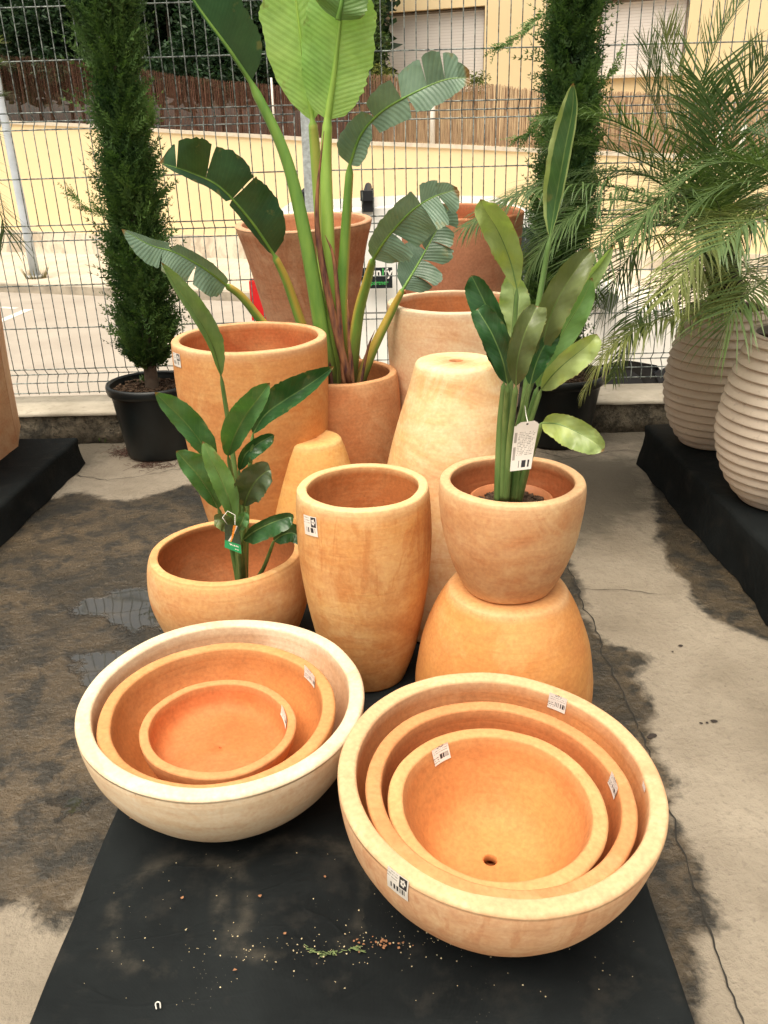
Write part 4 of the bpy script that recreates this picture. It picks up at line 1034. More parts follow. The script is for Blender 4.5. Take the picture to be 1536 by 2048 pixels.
# ---- ribbed pots
def ribbed_mat():
    n = NM('ribbed_stone_clay'); v = n.obj(); a = n.noise(v, 5, 6, .6); vb = n.noise(n.obj(scale=(1, 1, 12)), 4, 4)
    c = n.mix(n.ramp(a, [(.3, 0.), (.7, 1.)]), (.62, .52, .42), (.74, .64, .53)); c = n.mix(n.ramp(vb, [(.5, 0.), (.7, .35)]), c, (.70, .60, .51))
    c = n.mix(n.attr('lip'), c, (.52, .42, .34)); c = n.mix(n.ramp(n.noise(v, 60, 4), [(.6, 0.), (.75, .3)]), c, (.2, .14, .1))
    return n.done(c, .8, n.bump(n.noise(v, 90, 4), .2, .003), .3)
RM = ribbed_mat()
RIB = [(.52, 0), (.62, .03), (.84, .16), (.98, .34), (1.0, .50), (.93, .70), (.82, .88), (.77, 1)]
def soil(P, name='soil', z=.93, col=(.035, .022, .014), inner_off=.0):
    zz = P.H * z; r = pot_r(P, zz, True) - .001; mb = MB(); c = mb.vert((0, 0, zz + .01)); rings = []
    for q in (.3, .55, .8, 1.0):
        rings.append([mb.vert((r * q * math.cos(2 * PI * k / 48), r * q * math.sin(2 * PI * k / 48), zz + .012 * mn.noise(Vector((k * .8, q * 9, 1))) * (1 if q < 1 else 0) + .008 * (1 - q))) for k in range(48)])
    for k in range(48): mb.face((c, rings[0][k], rings[0][(k + 1) % 48]))
    for a, b_ in zip(rings, rings[1:]):
        for k in range(48): mb.face((a[k], b_[k], b_[(k + 1) % 48], a[(k + 1) % 48]))
    rng = random.Random(4)
    for _ in range(260):    # bark chips
        rr = r * .95 * math.sqrt(rng.random()); a = rng.uniform(0, 6.28); s = rng.uniform(.004, .012)
        mb.box((rr * math.cos(a), rr * math.sin(a), zz + .012), (s * 1.8, s, s * .6), Matrix.Rotation(rng.uniform(0, 6), 3, 'Z') @ Matrix.Rotation(rng.uniform(-.5, .5), 3, 'X'))
    n = NM('potting_soil'); v = n.obj(); f = n.noise(v, 70, 5, .7); m = n.done(n.mix(n.ramp(f, [(.4, 0.), (.65, 1.)]), col, tuple(x * 3.5 for x in col)), .95, n.bump(f, .8, .01), .2)
    o = mb.build(name, m, smooth=False); o.parent = P.o; return o
def ribbed(bx, by, ry, maxw, label):
    b, H, _ = fit(bx, by, RPH, ry, 100); r = maxw / 2 * mpp(b + Vector((0, 0, H * .4))) * .97
    P = make_pot('ribbed_pot', b, scale_prof(RIB, r, H), t=.02, mat=RM, rib=(17, .013), wob=.001); tag(P.o, label, 'pot', 'ribbed stoneware pots'); P.b = b; print('ribbed r', r); return P
RA = ribbed(1418, 885, 618, 214, 'grey brown ribbed pot in front of the fence with a palm, farther of the two'); RB = ribbed(1562, 1000, 672, 306, 'grey brown ribbed pot at the right edge, nearer of the two')
soil(RA); soil(RB)

# ---- black nursery pots
m_blk = plain('black_nursery_plastic', (.005, .008, .009), .4, .4, 12, bump=.05)
def nursery(bx, by, ry, wr, label):
    b, H, r = fit(bx, by, 0, ry, wr)
    pr = [(r * .70, 0), (r * .72, H * .03), (r * .80, H * .4), (r * .89, H * .80), (r * .90, H * .86)]
    P = make_pot('nursery_pot', b + Vector((0, 0, .002)), pr + [(r * .905, H * .90), (r * .93, H * .97), (r * .93, H)], t=.006, mat=m_blk, floor=.01, wob=.0006); P.b = b
    mb = MB(); N = 64
    pf = [(r * .92, H - .035), (r * .975, H - .036), (r * .995, H - .022), (r * 1.0, H - .008), (r * .985, H + .004), (r * .95, H + .006), (r * .925, H)]
    rg = [[mb.vert((q * math.cos(2 * PI * k / N), q * math.sin(2 * PI * k / N), z)) for k in range(N)] for q, z in pf]
    for i in range(len(rg)):
        for k in range(N): mb.face((rg[i][k], rg[i][(k + 1) % N], rg[(i + 1) % len(rg)][(k + 1) % N], rg[(i + 1) % len(rg)][k]))
    o = mb.build('rim', m_blk); o.parent = P.o; tag(P.o, label, 'pot', 'black plastic nursery pots'); soil(P, z=.90); return P
NL = nursery(322, 905, 771, 182, 'black plastic pot of the left cypress'); NR = nursery(1108, 880, 752, 190, 'black plastic pot of the right cypress')

# ---- cypress columns
def cypress(name, axis, P, label, seed, stray):
    rng = random.Random(seed); D = P.b.y
    base = P.o.matrix_world @ Vector((0, 0, P.H * .9)); e = empty('cypress_tree', tuple(base)); tag(e, label, 'tree', 'slim cypresses along the fence')
    pts = [(W(x, y, D), hw) for x, y, hw in axis]; pts = [(p, hw * ((.60 if proj(p)[1] < 300 else .67) if 'left' in name else .74) * mpp(p)) for p, hw in pts]
    zs = [p.z for p, _ in pts]
    def at(z):
        for (p, r), (q, s) in zip(pts, pts[1:]):
            if z >= q.z: t = (p.z - z) / (p.z - q.z); return p.lerp(q, t), r + (s - r) * t
        return pts[-1]
    mb = MB(); tr = [base - Vector((0, 0, .08)), base + Vector((.0, 0, .12))] + [at(z)[0] for z in (zs[-1] + .1, (zs[0] + zs[-1]) / 2, zs[0])]
    mb.tube(crom(tr, 20), [.034 - .022 * k / 19 for k in range(20)], 9)
    mb.build('trunk', plain(name + '_bark', (.11, .080, .058), .9, .35, 25, bump=.6), e)
    mb = MB(); ztop, zbot = zs[0], zs[-1]; H = ztop - zbot
    def spray(p, d, L, k, width=.30):
        sdv = d.cross(Vector((rng.gauss(0, 1), rng.gauss(0, 1), rng.gauss(0, 1)))).normalized(); nb = rng.randint(6, 9); bend = Vector((rng.gauss(0, .2), rng.gauss(0, .2), rng.gauss(0, .15)))
        prev = p
        for i in range(nb):
            t = (i + 1) / nb; q = p + d * L * t + bend * L * t * t
            w_ = L * .020
            i0 = [mb.vert(prev - sdv * w_, lc=k), mb.vert(prev + sdv * w_, lc=k), mb.vert(q, lc=k)]; mb.face(i0)
            l2 = L * width * (1 - t * .6) * rng.uniform(.7, 1.2)
            for sg in (-1, 1):
                dd = (d * .75 + sdv * sg * .65 + Vector((rng.gauss(0, .15), rng.gauss(0, .15), rng.gauss(0, .15)))).normalized(); nn = dd.cross(d).cross(dd).normalized() * l2 * .17
                kk = min(1, max(0, k + rng.uniform(-.15, .25)))
                mb.face([mb.vert(prev, lc=k), mb.vert(prev + dd * l2 * .5 + nn, lc=kk), mb.vert(prev + dd * l2, lc=kk), mb.vert(prev + dd * l2 * .5 - nn, lc=kk)])
            prev = q
    N = int(2900 * H)
    for _ in range(N):
        z = zbot + H * rng.random(); c, r = at(z); a = rng.uniform(0, 2 * PI)
        tier = .84 + .34 * (1 - ((z * 2.9 + seed * .37 + .12 * math.sin(a)) % 1.0)) 
        lump = tier + .45 * mn.noise(Vector((math.cos(a) * 1.8, math.sin(a) * 1.8 + seed, z * 8)))
        shell = (.12 + .88 * rng.random() ** .5) * lump * .98
        o = Vector((math.cos(a), math.sin(a), 0)); p = c + o * r * shell
        d = (o * rng.uniform(.25, .8) + Vector((0, 0, 1)) * rng.uniform(.4, 1.1) + Vector((rng.gauss(0, .25), rng.gauss(0, .25), 0))).normalized()
        cl = .5 + .9 * mn.noise(Vector((p.x * 9, p.y * 9, p.z * 9)))
        if rng.random() < .07: p = c + o * r * rng.uniform(.9, 1.2); d = (d + o * .5).normalized()
        spray(p - d * .02, d, rng.uniform(.06, .135), max(0, min(1, cl * .7 + rng.uniform(-.1, .25))))
    for (x, y, x2, y2) in stray:
        a, b_ = W(x, y, D - .05), W(x2, y2, D - .08); n_ = 26
        for i in range(n_): 
            t = i / n_; p = a.lerp(b_, t) + Vector((0, 0, -.03 * math.sin(t * 3))); d = ((b_ - a).normalized() + Vector((rng.gauss(0, .3), rng.gauss(0, .3), rng.gauss(0, .3)))).normalized()
            spray(p, d, rng.uniform(.05, .08), .9)
    mt = leafmat(name + '_needles', (.014, .048, .016), (.13, .23, .06), (.07, .14, .04), .6, .25, 4)
    mb.build('crown', mt, e, smooth=False)
cypress('cypress_left', [(185, -340, 50), (192, -120, 75), (208, 0, 92), (222, 80, 84), (233, 135, 74), (238, 172, 56), (240, 190, 60), (246, 240, 72), (256, 330, 66), (268, 430, 70), (284, 540, 80), (292, 630, 82), (296, 690, 66), (300, 728, 34)], NL, 'slim dark green cypress tree at the left, tied at mid height', 5, [(215, 430, 140, 380), (300, 250, 302, 215)])
cypress('cypress_right', [(1160, -340, 50), (1155, -100, 66), (1152, 0, 66), (1146, 60, 56), (1143, 84, 40), (1142, 100, 50), (1145, 170, 62), (1140, 280, 62), (1128, 400, 70), (1118, 520, 74), (1112, 620, 70), (1108, 690, 52), (1106, 722, 30)], NR, 'slim dark green cypress tree at the right behind the palm fronds', 9, [(1090, 20, 990, 90), (1090, 230, 1030, 270), (1180, 190, 1238, 105)])

# ---- broad leaves
def petmat(name, a, b_, edge=None, sc=10):
    n = NM(name); v = n.obj(); f = n.noise(n.obj(scale=(3, 3, .6)), sc, 4); c = n.mix(n.ramp(f, [(.35, 0.), (.65, 1.)]), a, b_)
    if edge: c = n.mix(n.ramp(n.attr('ee'), [(.5, 0.), (.85, 1.)]), c, edge)
    c = n.mix(n.ramp(n.attr('low'), [(.15, 0.), (1., .85)]), c, (.10, .045, .025)) if edge else c
    return n.done(c, .38, None, .5)
def blademat(name, c0, c1, rib, under=None, trans=.28, rough=.35, freq=42, edge=None, blotch=None, vs=.3, ea=.99):
    if name.startswith('young'): vs = .10
    if name in ('leaf_dark', 'leaf_mid'): vs = .10
    if name in ('leaf_bright', 'leaf_upper', 'leaf_greyish', 'leaf_dull'): vs = .13
    ds = lambda q, k=.22: tuple(x * (1 - k) + (q[0] * .3 + q[1] * .6 + q[2] * .1) * k for x in q)
    if name.startswith('young'): c0, c1 = ds(c0), ds(c1)
    n = NM(name); u = n.attr('u'); s = n.attr('s'); v = n.obj()
    a = n.noise(v, 8, 5, .6); c = n.mix(n.ramp(a, [(.3, 0.), (.7, 1.)]), c0, c1)
    ph = n.math('ADD', n.math('MULTIPLY', u, freq), n.math('MULTIPLY', s, -2.2))
    ph = n.math('ADD', ph, n.math('MULTIPLY', n.noise(v, 6, 2), .6))
    fr = n.math('ABSOLUTE', n.math('SUBTRACT', n.math('FRACT', ph), .5)); vein = n.ramp(fr, [(0., 1.), (.12, 0.)])
    ph2 = n.math('FRACT', n.math('MULTIPLY', ph, 4.0)); v2 = n.ramp(n.math('ABSOLUTE', n.math('SUBTRACT', ph2, .5)), [(0., 1.), (.25, 0.)])
    c = n.mix(n.math('MULTIPLY', vein, vs), c, rib); c = n.mix(n.math('MULTIPLY', v2, .07), c, rib)
    c = n.mix(n.ramp(s, [(.0, .95), (.06, .0)]), c, rib)
    if edge: c = n.mix(n.ramp(n.math('ADD', s, n.math('MULTIPLY', n.math('SUBTRACT', a, .5), .3 if ea < .9 else .05)), [(ea - .01, 0.), (min(1.0, ea + .04), .9 if ea < .9 else .6)]), c, edge)
    if blotch: c = n.mix(n.ramp(n.noise(v, 13, 4), [(.52, 0.), (.68, .8)]), c, blotch)
    if under:
        gm = n.nt.nodes.new('ShaderNodeNewGeometry'); c = n.mix(gm.outputs['Backfacing'], c, under)
    c = n.mix(n.ramp(n.math('ADD', u, n.math('MULTIPLY', n.noise(v, 20, 3), .05)), [(.975, 0.), (1.0, 1.)]), c, (.20, .12, .04))
    c = n.mix(n.ramp(n.math('MULTIPLY', n.noise(v, 26, 5), n.math('ADD', .80, n.math('MULTIPLY', s, .25))), [(.60, 0.), (.68, .5)]), c, (.22, .19, .06))
    c = n.mix(.35, c, n.ramp(n.noise(v, 15, 6, .65, .5), [(.3, .25), (.7, .8)]), 'OVERLAY')
    hgt = n.math('ADD', n.math('MULTIPLY', fr, 1.6), n.math('MULTIPLY', v2, .1))
    n.done(c, rough, n.bump(hgt, .28 if vs > .12 else .12, .004 if vs > .12 else .002), .5)
    tr = n.nt.nodes.new('ShaderNodeBsdfTranslucent'); n.put(tr.inputs[0], n.mix(1.0, c, (1.3, 1.5, .5), 'MULTIPLY')); mx = n.nt.nodes.new('ShaderNodeMixShader'); mx.inputs[0].default_value = trans
    n.link(n.b.outputs[0], mx.inputs[1]); n.link(tr.outputs[0], mx.inputs[2]); n.link(mx.outputs[0], n.o.inputs[0])
    return n.m
SHAPE = [(0, .0), (.03, .28), (.09, .55), (.18, .82), (.32, .98), (.48, 1.0), (.65, .88), (.8, .62), (.92, .32), (.98, .10), (1, .0)]
LANCE = [(0, .0), (.03, .22), (.12, .58), (.28, .92), (.45, 1.0), (.62, .90), (.78, .66), (.90, .38), (.97, .14), (1, .0)]
PADDLE = [(0, .0), (.03, .24), (.09, .50), (.2, .80), (.36, .99), (.5, 1.0), (.65, .9), (.78, .70), (.88, .46), (.95, .22), (1, .0)]
BASEY = [(0, .0), (.015, .45), (.05, .74), (.12, .93), (.25, 1.0), (.5, .98), (.7, .84), (.85, .58), (.95, .26), (1, .0)]
def leaf(root, name, mid, wl, wr, mat, smat, petiole=None, prad=(8, 5), shape=SHAPE, tears=((), ()), fold=(.25, .25), skew=.25, gap=.35, wave=.08, droop=(0, 0), nrm=None, N=64, curl=0.0, seed=0, ribw=3.0, tearvar=.38, label=None):
    """mid: (px,py,D) from the blade's base to its tip; wl/wr: half widths in photo pixels, left/right of travel"""
    rng = random.Random(seed * 31 + 5)
    M = crom([W(*p) for p in mid], N); m0 = mpp(M[N // 3]); hl, hr = wl * m0, wr * m0
    mb = MB(); T = [(M[min(i + 1, N - 1)] - M[max(0, i - 1)]).normalized() for i in range(N)]
    for side, wdt, sh_t, fo, dr in ((-1, hl, tears[0], fold[0], droop[0]), (1, hr, tears[1], fold[1], droop[1])):
        if wdt <= 0: continue
        cuts = [0.0] + list(sh_t) + [1.0]
        for li, (t0, t1) in enumerate(zip(cuts, cuts[1:])):
            K = max(4, int((t1 - t0) * N)); J = 10
            lf = fo + (rng.uniform(-tearvar, tearvar) if len(cuts) > 2 else 0); ls = skew + (rng.uniform(-.18, .18) if len(cuts) > 2 else 0); ldr = dr + (rng.uniform(-.1, .15) if len(cuts) > 2 else 0)
            if isinstance(wdt, float): ws = wdt
            ids = {}; lw = rng.uniform(.88, 1.06) if len(cuts) > 2 else 1.0; jag = rng.uniform(-.5, .5)
            tm = (t0 + t1) / 2
            for k in range(K + 1):
                t = t0 + (t1 - t0) * k / K
                for j in range(J + 1):
                    s = j / J
                    g0 = gap if t0 > 0 else 0; g1 = gap if t1 < 1 else 0
                    te = t
                    if t < tm and t0 > 0: te = tm + (t - tm) * (1 - g0 * s ** 1.3)
                    if t > tm and t1 < 1: te = tm + (t - tm) * (1 - g1 * s ** 1.3)
                    x = te * (N - 1); i = min(int(x), N - 2); f = x - i; p = M[i].lerp(M[i + 1], f); tt = T[i].lerp(T[i + 1], f).normalized()
                    view = (CP - p).normalized() if nrm is None else Vector(nrm).normalized()
                    lat = tt.cross(view).normalized() * side; nn = lat.cross(tt).normalized() * side
                    if nn.dot(view) < 0: nn = -nn
                    wsh = lerpf(shape, te) * wdt * (1 + (.08 * mn.noise(Vector((te * 34, side * 3, seed))) + .05 * mn.noise(Vector((te * 11, side, seed)))) * s)
                    if len(cuts) > 2 and (t0 > 0 or t1 < 1): 
                        q = (t - tm) / (t1 - t0) * 2; wsh *= lw * (1 - .08 * q * q + .10 * jag * q)
                    ang = lf + curl * s
                    d = lat * math.cos(ang) * s + nn * math.sin(ang) * s + tt * ls * s
                    q = p + d * wsh
                    q += nn * wsh * wave * s * math.sin(te * 19 + side + seed) + nn * wsh * wave * .5 * s * mn.noise(Vector((te * 14, s * 3, seed)))
                    q += Vector((0, 0, -1)) * wsh * ldr * s * s
                    ids[k, j] = mb.vert(q, u=te, s=s)
            for k in range(K):
                for j in range(J):
                    a = (ids[k, j], ids[k + 1, j], ids[k + 1, j + 1], ids[k, j + 1])
                    mb.face(a if side < 0 else a[::-1])
    o = mb.build('leaf', mat, root)
    if label: o['label'] = label
    mb = MB(); path = []; rad = []
    if petiole:
        pp = crom([W(*p) for p in petiole] + [M[0]], 26); mp_ = mpp(M[0])
        for k, p in enumerate(pp[:-1]): path.append(p); rad.append((prad[0] + (prad[1] - prad[0]) * k / 25) * mp_)
    nb = len(path)
    for k in range(0, N, 2): path.append(M[k] + (CP - M[k]).normalized() * -.0005); rad.append(max(.0006, ribw * m0 * (1 - k / N * .9)))
    mb.tube(path, rad, 9)
    n_ = len(path)
    for vi_ in range(len(mb.v)):
        ring = vi_ // 9; k = vi_ % 9; mb.attr.setdefault('ee', {})[vi_] = .5 + .5 * math.cos(2 * PI * k / 9 + 1.0) if ring < nb else 0.0
        mb.attr.setdefault('low', {})[vi_] = max(0, 1 - ring / 9) if petiole else 0.0
    st = mb.build('leaf_stalk', smat, None); st.parent = o; st.matrix_parent_inverse = Matrix.Identity(4)
    return o

# big banana-like strelitzia
PBR = P9.b + Vector((0, 0, P9.H * .86)); DB = PBR.y
soil(P9, z=.86)
big = empty('giant_strelitzia', tuple(PBR)); tag(big, 'big banana-like plant with long stalks and torn broad leaves', 'plant')
print('big plant root px', proj(PBR), 'D', DB)
g_dark = blademat('leaf_dark', (.016, .058, .022), (.035, .095, .035), (.11, .20, .07), (.05, .11, .05), trans=.16, rough=.33)
g_brt = blademat('leaf_bright', (.27, .47, .14), (.38, .58, .20), (.50, .68, .26), (.30, .50, .16), trans=.40, freq=26, rough=.45)
g_grey = blademat('leaf_greyish', (.11, .19, .135), (.18, .28, .20), (.36, .46, .26), (.13, .21, .15), trans=.15, rough=.4, freq=34)
g_mid = blademat('leaf_mid', (.04, .12, .035), (.09, .20, .055), (.25, .36, .13), (.10, .2, .08), trans=.2)
s_grn = petmat('stalk_green', (.11, .25, .045), (.19, .34, .06), (.50, .36, .07))
s_brt = petmat('stalk_bright', (.24, .42, .07), (.34, .52, .10), (.42, .46, .10))
r0 = lambda x, dy=0: (x, 775 + dy, DB)
leaf(big, 'L1', [(502, 165, DB - .05), (455, 95, DB - .08), (400, 20, DB - .1), (350, -60, DB - .1), (300, -150, DB)], 6, 74, g_dark, s_grn, [r0(664), (648, 690, DB - .03), (612, 480, DB - .04), (570, 310, DB - .04)], (21, 9), BASEY, fold=(.9, .12), skew=.35, ribw=5, seed=1, wave=.03)
leaf(big, 'L2', [(625, 242, DB + .06), (612, 150, DB + .06), (598, 50, DB + .06), (585, -60, DB + .05), (560, -250, DB)], 70, 62, g_brt, s_brt, [r0(662, -10), (655, 640, DB + .05), (640, 430, DB + .08), (630, 300, DB + .07)], (17, 9), [(0, 0), (.02, .22), (.08, .55), (.18, .85), (.3, 1), (.5, 1.06), (.8, .7), (1, 0)], fold=(.1, .1), skew=.3, ribw=5.5, seed=2, wave=.03)
leaf(big, 'L3', [(655, 240, DB + .02), (668, 150, DB + .01), (680, 50, DB), (690, -40, DB)], 66, 68, g_brt, s_brt, [r0(672), (662, 690, DB), (656, 480, DB), (652, 330, DB + .02)], (18, 10), [(0, 0), (.03, .45), (.1, .72), (.25, .95), (.45, 1.08), (.75, 1.0), (.9, .7), (1, 0)], fold=(.05, .08), skew=.15, ribw=8, seed=3, wave=.03)
leaf(big, 'L3b', [(676, 40, DB - .05), (684, 0, DB - .06), (694, -80, DB - .05), (705, -180, DB)], 55, 52, blademat('leaf_upper', (.10, .20, .06), (.17, .29, .09), (.32, .45, .14), trans=.25, freq=18), s_grn, None, (8, 8), BASEY, fold=(.1, .1), skew=.2, ribw=6, seed=4, wave=.06)
leaf(big, 'L4', [(548, 510, DB + .02), (500, 440, DB - .03), (440, 375, DB - .08), (380, 345, DB - .12), (318, 325, DB - .15)], 14, 76, g_dark, s_grn, [r0(648), (622, 700, DB + .06), (600, 640, DB + .06), (572, 560, DB + .04)], (14, 7), [(0, 0), (.03, .5), (.1, .8), (.25, 1), (.5, .98), (.7, .92), (.88, .62), (1, 0)], tears=((.4,), (.40, .62, .86)), fold=(.5, .15), skew=.15, gap=.07, ribw=3.5, seed=5)
leaf(big, 'L5', [(452, 570, DB + .02), (405, 535, DB - .03), (350, 505, DB - .06), (300, 490, DB - .08), (243, 458, DB - .1)], 36, 22, g_grey, s_grn, [r0(645), (590, 705, DB + .07), (530, 650, DB + .08), (485, 595, DB + .05)], (12, 7), BASEY, tears=((.30, .62), (.55,)), fold=(.35, .35), skew=.1, gap=.12, droop=(.35, 0), ribw=3.2, seed=6)
leaf(big, 'L6', [(700, 330, DB - .02), (722, 270, DB - .05), (765, 222, DB - .1), (830, 185, DB - .14), (890, 160, DB - .16), (940, 155, DB - .18)], 58, 34, g_grey, s_grn, [r0(685), (682, 640, DB), (690, 480, DB)], (17, 8), [(0, 0), (.04, .6), (.12, .8), (.3, .62), (.5, .8), (.65, 1), (.8, .85), (.9, .6), (1, .25)], tears=((.34, .52, .68, .80, .9), (.3, .55)), fold=(.15, .45), skew=.1, gap=.14, ribw=4, seed=7, droop=(0, .4))
leaf(big, 'L7', [(746, 518, DB - .15), (775, 475, DB - .2), (820, 425, DB - .25), (865, 395, DB - .28), (915, 378, DB - .3)], 36, 60, g_grey, s_grn, [r0(700), (715, 640, DB - .05), (735, 560, DB - .1)], (15, 7), [(0, 0), (.04, .55), (.12, .85), (.3, 1), (.6, .95), (.8, .75), (.92, .5), (1, .1)], tears=((.62, .8), (.12, .3, .62, .8)), fold=(.25, .2), skew=.35, gap=.10, ribw=3.5, seed=8, droop=(0, .2))
leaf(big, 'L8', [(806, 578, DB - .02), (835, 530, DB), (868, 470, DB + .02), (900, 412, DB + .02)], 42, 52, blademat('leaf_dull', (.06, .115, .075), (.11, .18, .12), (.26, .34, .20), trans=.12, freq=30), s_grn, [r0(715), (745, 700, DB), (782, 625, DB)], (13, 6), [(0, 0), (.05, .6), (.2, .9), (.5, 1), (.8, .7), (.95, .4), (1, 0)], tears=((.5, .75), (.2, .4, .6, .8)), fold=(.3, .3), skew=.3, gap=.18, ribw=3, seed=9, droop=(0, .25))
# brown sheaths round the stalks
mb = MB()
for (pts, w_) in (([(700, 770), (668, 640), (640, 500), (634, 400), (648, 262)], 11), ([(690, 780), (680, 650), (668, 520), (650, 470)], 8), ([(665, 780), (655, 700), (640, 610), (612, 560)], 5), ([(705, 780), (700, 690), (695, 600)], 7), ([(720, 778), (735, 700), (750, 660)], 4)):
    c = crom([W(x, y, DB - .04) for x, y in pts], 18); mb.tube(c, [w_ * .78 * mpp(p) * (1 - .93 * (k / 17) ** 2) for k, p in enumerate(c)], 7)
n = NM('dry_sheath'); c = n.mix(n.ramp(n.noise(n.obj(scale=(4, 4, .8)), 16, 5), [(.35, 0.), (.65, 1.)]), (.055, .022, .028), (.33, .15, .07)); n.done(c, .6, n.bump(n.noise(n.obj(scale=(8, 8, 1)), 20, 3), .5, .006), .3)
mb.build('sheath', n.m, big)

def small_plant(name, pot_, root_px, D, label, leaves, stemmat):
    b = W(root_px[0], root_px[1], D); e = empty(name, tuple(b)); tag(e, label, 'plant')
    for i, L in enumerate(leaves):
        leaf(e, 'l', L['m'], L['w'][0] * 1.12, L['w'][1] * 1.12, L['c'], stemmat, L.get('p'), tuple(x * 1.35 for x in L.get('r', (5, 3))), PADDLE if L.get('s') is SHAPE else L.get('s', LANCE), fold=tuple(x + .06 for x in L.get('f', (.3, .3))), skew=L.get('k', .25), nrm=L.get('n'), wave=L.get('wv', .20), curl=L.get('cu', .25), seed=i + 20, ribw=L.get('rw', 2.2) * .85, droop=L.get('d', (0, 0)), N=48)
    return e
s_sm = petmat('young_stalk', (.085, .17, .045), (.18, .28, .085), None, 18)
l_dk = blademat('young_leaf_dark', (.012, .075, .016), (.026, .12, .022), (.14, .26, .08), (.05, .14, .04), trans=.15, freq=14, rough=.30, edge=(.20, .28, .06))
l_gr = blademat('young_leaf_green', (.035, .15, .03), (.07, .22, .045), (.22, .36, .10), (.09, .2, .05), trans=.22, freq=14, rough=.33, edge=(.3, .36, .1))
l_br = blademat('young_leaf_bright', (.10, .27, .05), (.17, .36, .075), (.32, .48, .15), trans=.3, freq=14, edge=(.4, .42, .13))
l_ol = blademat('young_leaf_olive', (.085, .125, .03), (.13, .17, .04), (.20, .24, .07), trans=.16, freq=14, edge=(.30, .26, .05))
l_ye = blademat('young_leaf_yellow', (.22, .33, .07), (.32, .42, .10), (.44, .52, .20), trans=.25, freq=10, edge=(.55, .36, .13), blotch=(.36, .42, .09))
l_pa = blademat('young_leaf_pale', (.24, .38, .12), (.33, .46, .16), (.42, .52, .2), trans=.35, freq=14)
D8 = b8.y
l_roll = blademat('young_leaf_rolled', (.035, .12, .03), (.06, .17, .04), (.30, .40, .14), trans=.2, freq=14, edge=(.36, .44, .18), ea=.66)
l_two = blademat('young_leaf_pale_olive', (.11, .22, .055), (.19, .32, .09), (.34, .42, .16), trans=.22, freq=12)
small_plant('young_strelitzia', P8, (1010, 1004), D8, 'leafy green plant with paddle shaped leaves and white tag in the stacked pot', [
    dict(m=[(1100, 475, D8 + .08), (1112, 400, D8 + .08), (1130, 300, D8 + .06), (1145, 220, D8 + .05), (1147, 165, D8 + .04)], w=(32, 24), c=l_roll, p=[(1020, 1004, D8 + .02), (1035, 900, D8 + .03), (1062, 700, D8 + .06), (1085, 560, D8 + .08)], r=(6, 4), f=(.15, .75), rw=2.5),
    dict(m=[(1034, 578, D8 + .02), (1020, 520, D8 + .02), (995, 460, D8), (970, 420, D8 - .02), (961, 398, D8 - .03)], w=(30, 34), c=l_ye, p=[(1004, 1004, D8), (1012, 850, D8), (1025, 700, D8 + .02)], f=(.25, .35), s=SHAPE, r=(6, 3.5)),
    dict(m=[(1028, 690, D8 + .10), (1030, 640, D8 + .11), (1028, 590, D8 + .12), (1020, 540, D8 + .12)], w=(30, 30), c=l_pa, f=(.1, .1), s=SHAPE, p=[(1012, 950, D8 + .05), (1020, 800, D8 + .08)]),
    dict(m=[(1008, 765, D8 - .02), (1000, 700, D8 - .03), (980, 630, D8 - .03), (955, 575, D8 - .03), (942, 550, D8 - .03)], w=(34, 26), c=l_dk, p=[(996, 1004, D8 - .01), (1000, 860, D8 - .01)], s=SHAPE, f=(.2, .3), r=(7, 4)),
    dict(m=[(1016, 770, D8 - .06), (1005, 720, D8 - .07), (985, 670, D8 - .07), (963, 632, D8 - .06), (954, 618, D8 - .05)], w=(26, 30), c=l_dk, p=[(1006, 1000, D8 - .02), (1010, 860, D8 - .03)], s=SHAPE, f=(.3, .2), rw=2.6, r=(6, 4)),
    dict(m=[(1140, 690, D8 + .03), (1150, 620, D8 + .03), (1170, 570, D8 + .02), (1200, 530, D8), (1228, 490, D8 - .02)], w=(16, 24), c=l_pa, f=(.6, .3), s=LANCE),
    dict(m=[(1075, 775, D8 + .02), (1100, 710, D8 + .01), (1135, 650, D8), (1165, 600, D8 - .01), (1185, 555, D8 - .02)], w=(38, 30), c=l_br, p=[(1030, 1000, D8 + .03), (1050, 870, D8 + .03)], s=SHAPE, f=(.25, .2), r=(7, 4)),
    dict(m=[(1078, 720, D8 - .04), (1095, 650, D8 - .06), (1120, 590, D8 - .07), (1155, 535, D8 - .07), (1186, 498, D8 - .06)], w=(36, 36), c=l_ol, p=[(1018, 1000, D8), (1035, 860, D8 - .02)], s=SHAPE, f=(.45, .3), r=(6, 4)),
    dict(m=[(1060, 770, D8 - .05), (1075, 720, D8 - .05), (1095, 680, D8 - .05), (1120, 640, D8 - .04)], w=(34, 26), c=l_dk, p=[(1024, 1000, D8 - .01), (1040, 880, D8 - .03)], s=SHAPE, f=(.3, .3)),
    dict(m=[(1032, 772, D8 - .09), (1035, 720, D8 - .11), (1050, 665, D8 - .12), (1066, 630, D8 - .11), (1074, 612, D8 - .10)], w=(26, 36), c=l_ol, p=[(1012, 1000, D8 - .03), (1020, 880, D8 - .05)], s=SHAPE, f=(.3, .4), r=(6, 4)),
    dict(m=[(1082, 780, D8 - .06), (1110, 745, D8 - .09), (1150, 710, D8 - .11), (1178, 688, D8 - .12), (1194, 668, D8 - .12)], w=(22, 34), c=l_ye, p=[(1030, 1000, D8 - .01), (1045, 900, D8 - .03)], s=SHAPE, f=(.3, .25)),
    dict(m=[(1084, 846, D8 - .10), (1115, 848, D8 - .13), (1150, 862, D8 - .15), (1185, 882, D8 - .17), (1208, 902, D8 - .18)], w=(28, 34), c=l_ye, p=[(1036, 1002, D8 + .0), (1055, 930, D8 - .04), (1072, 880, D8 - .08)], s=SHAPE, f=(.15, .2), d=(.1, .1), cu=.3, r=(7, 3.5)),
], s_sm)
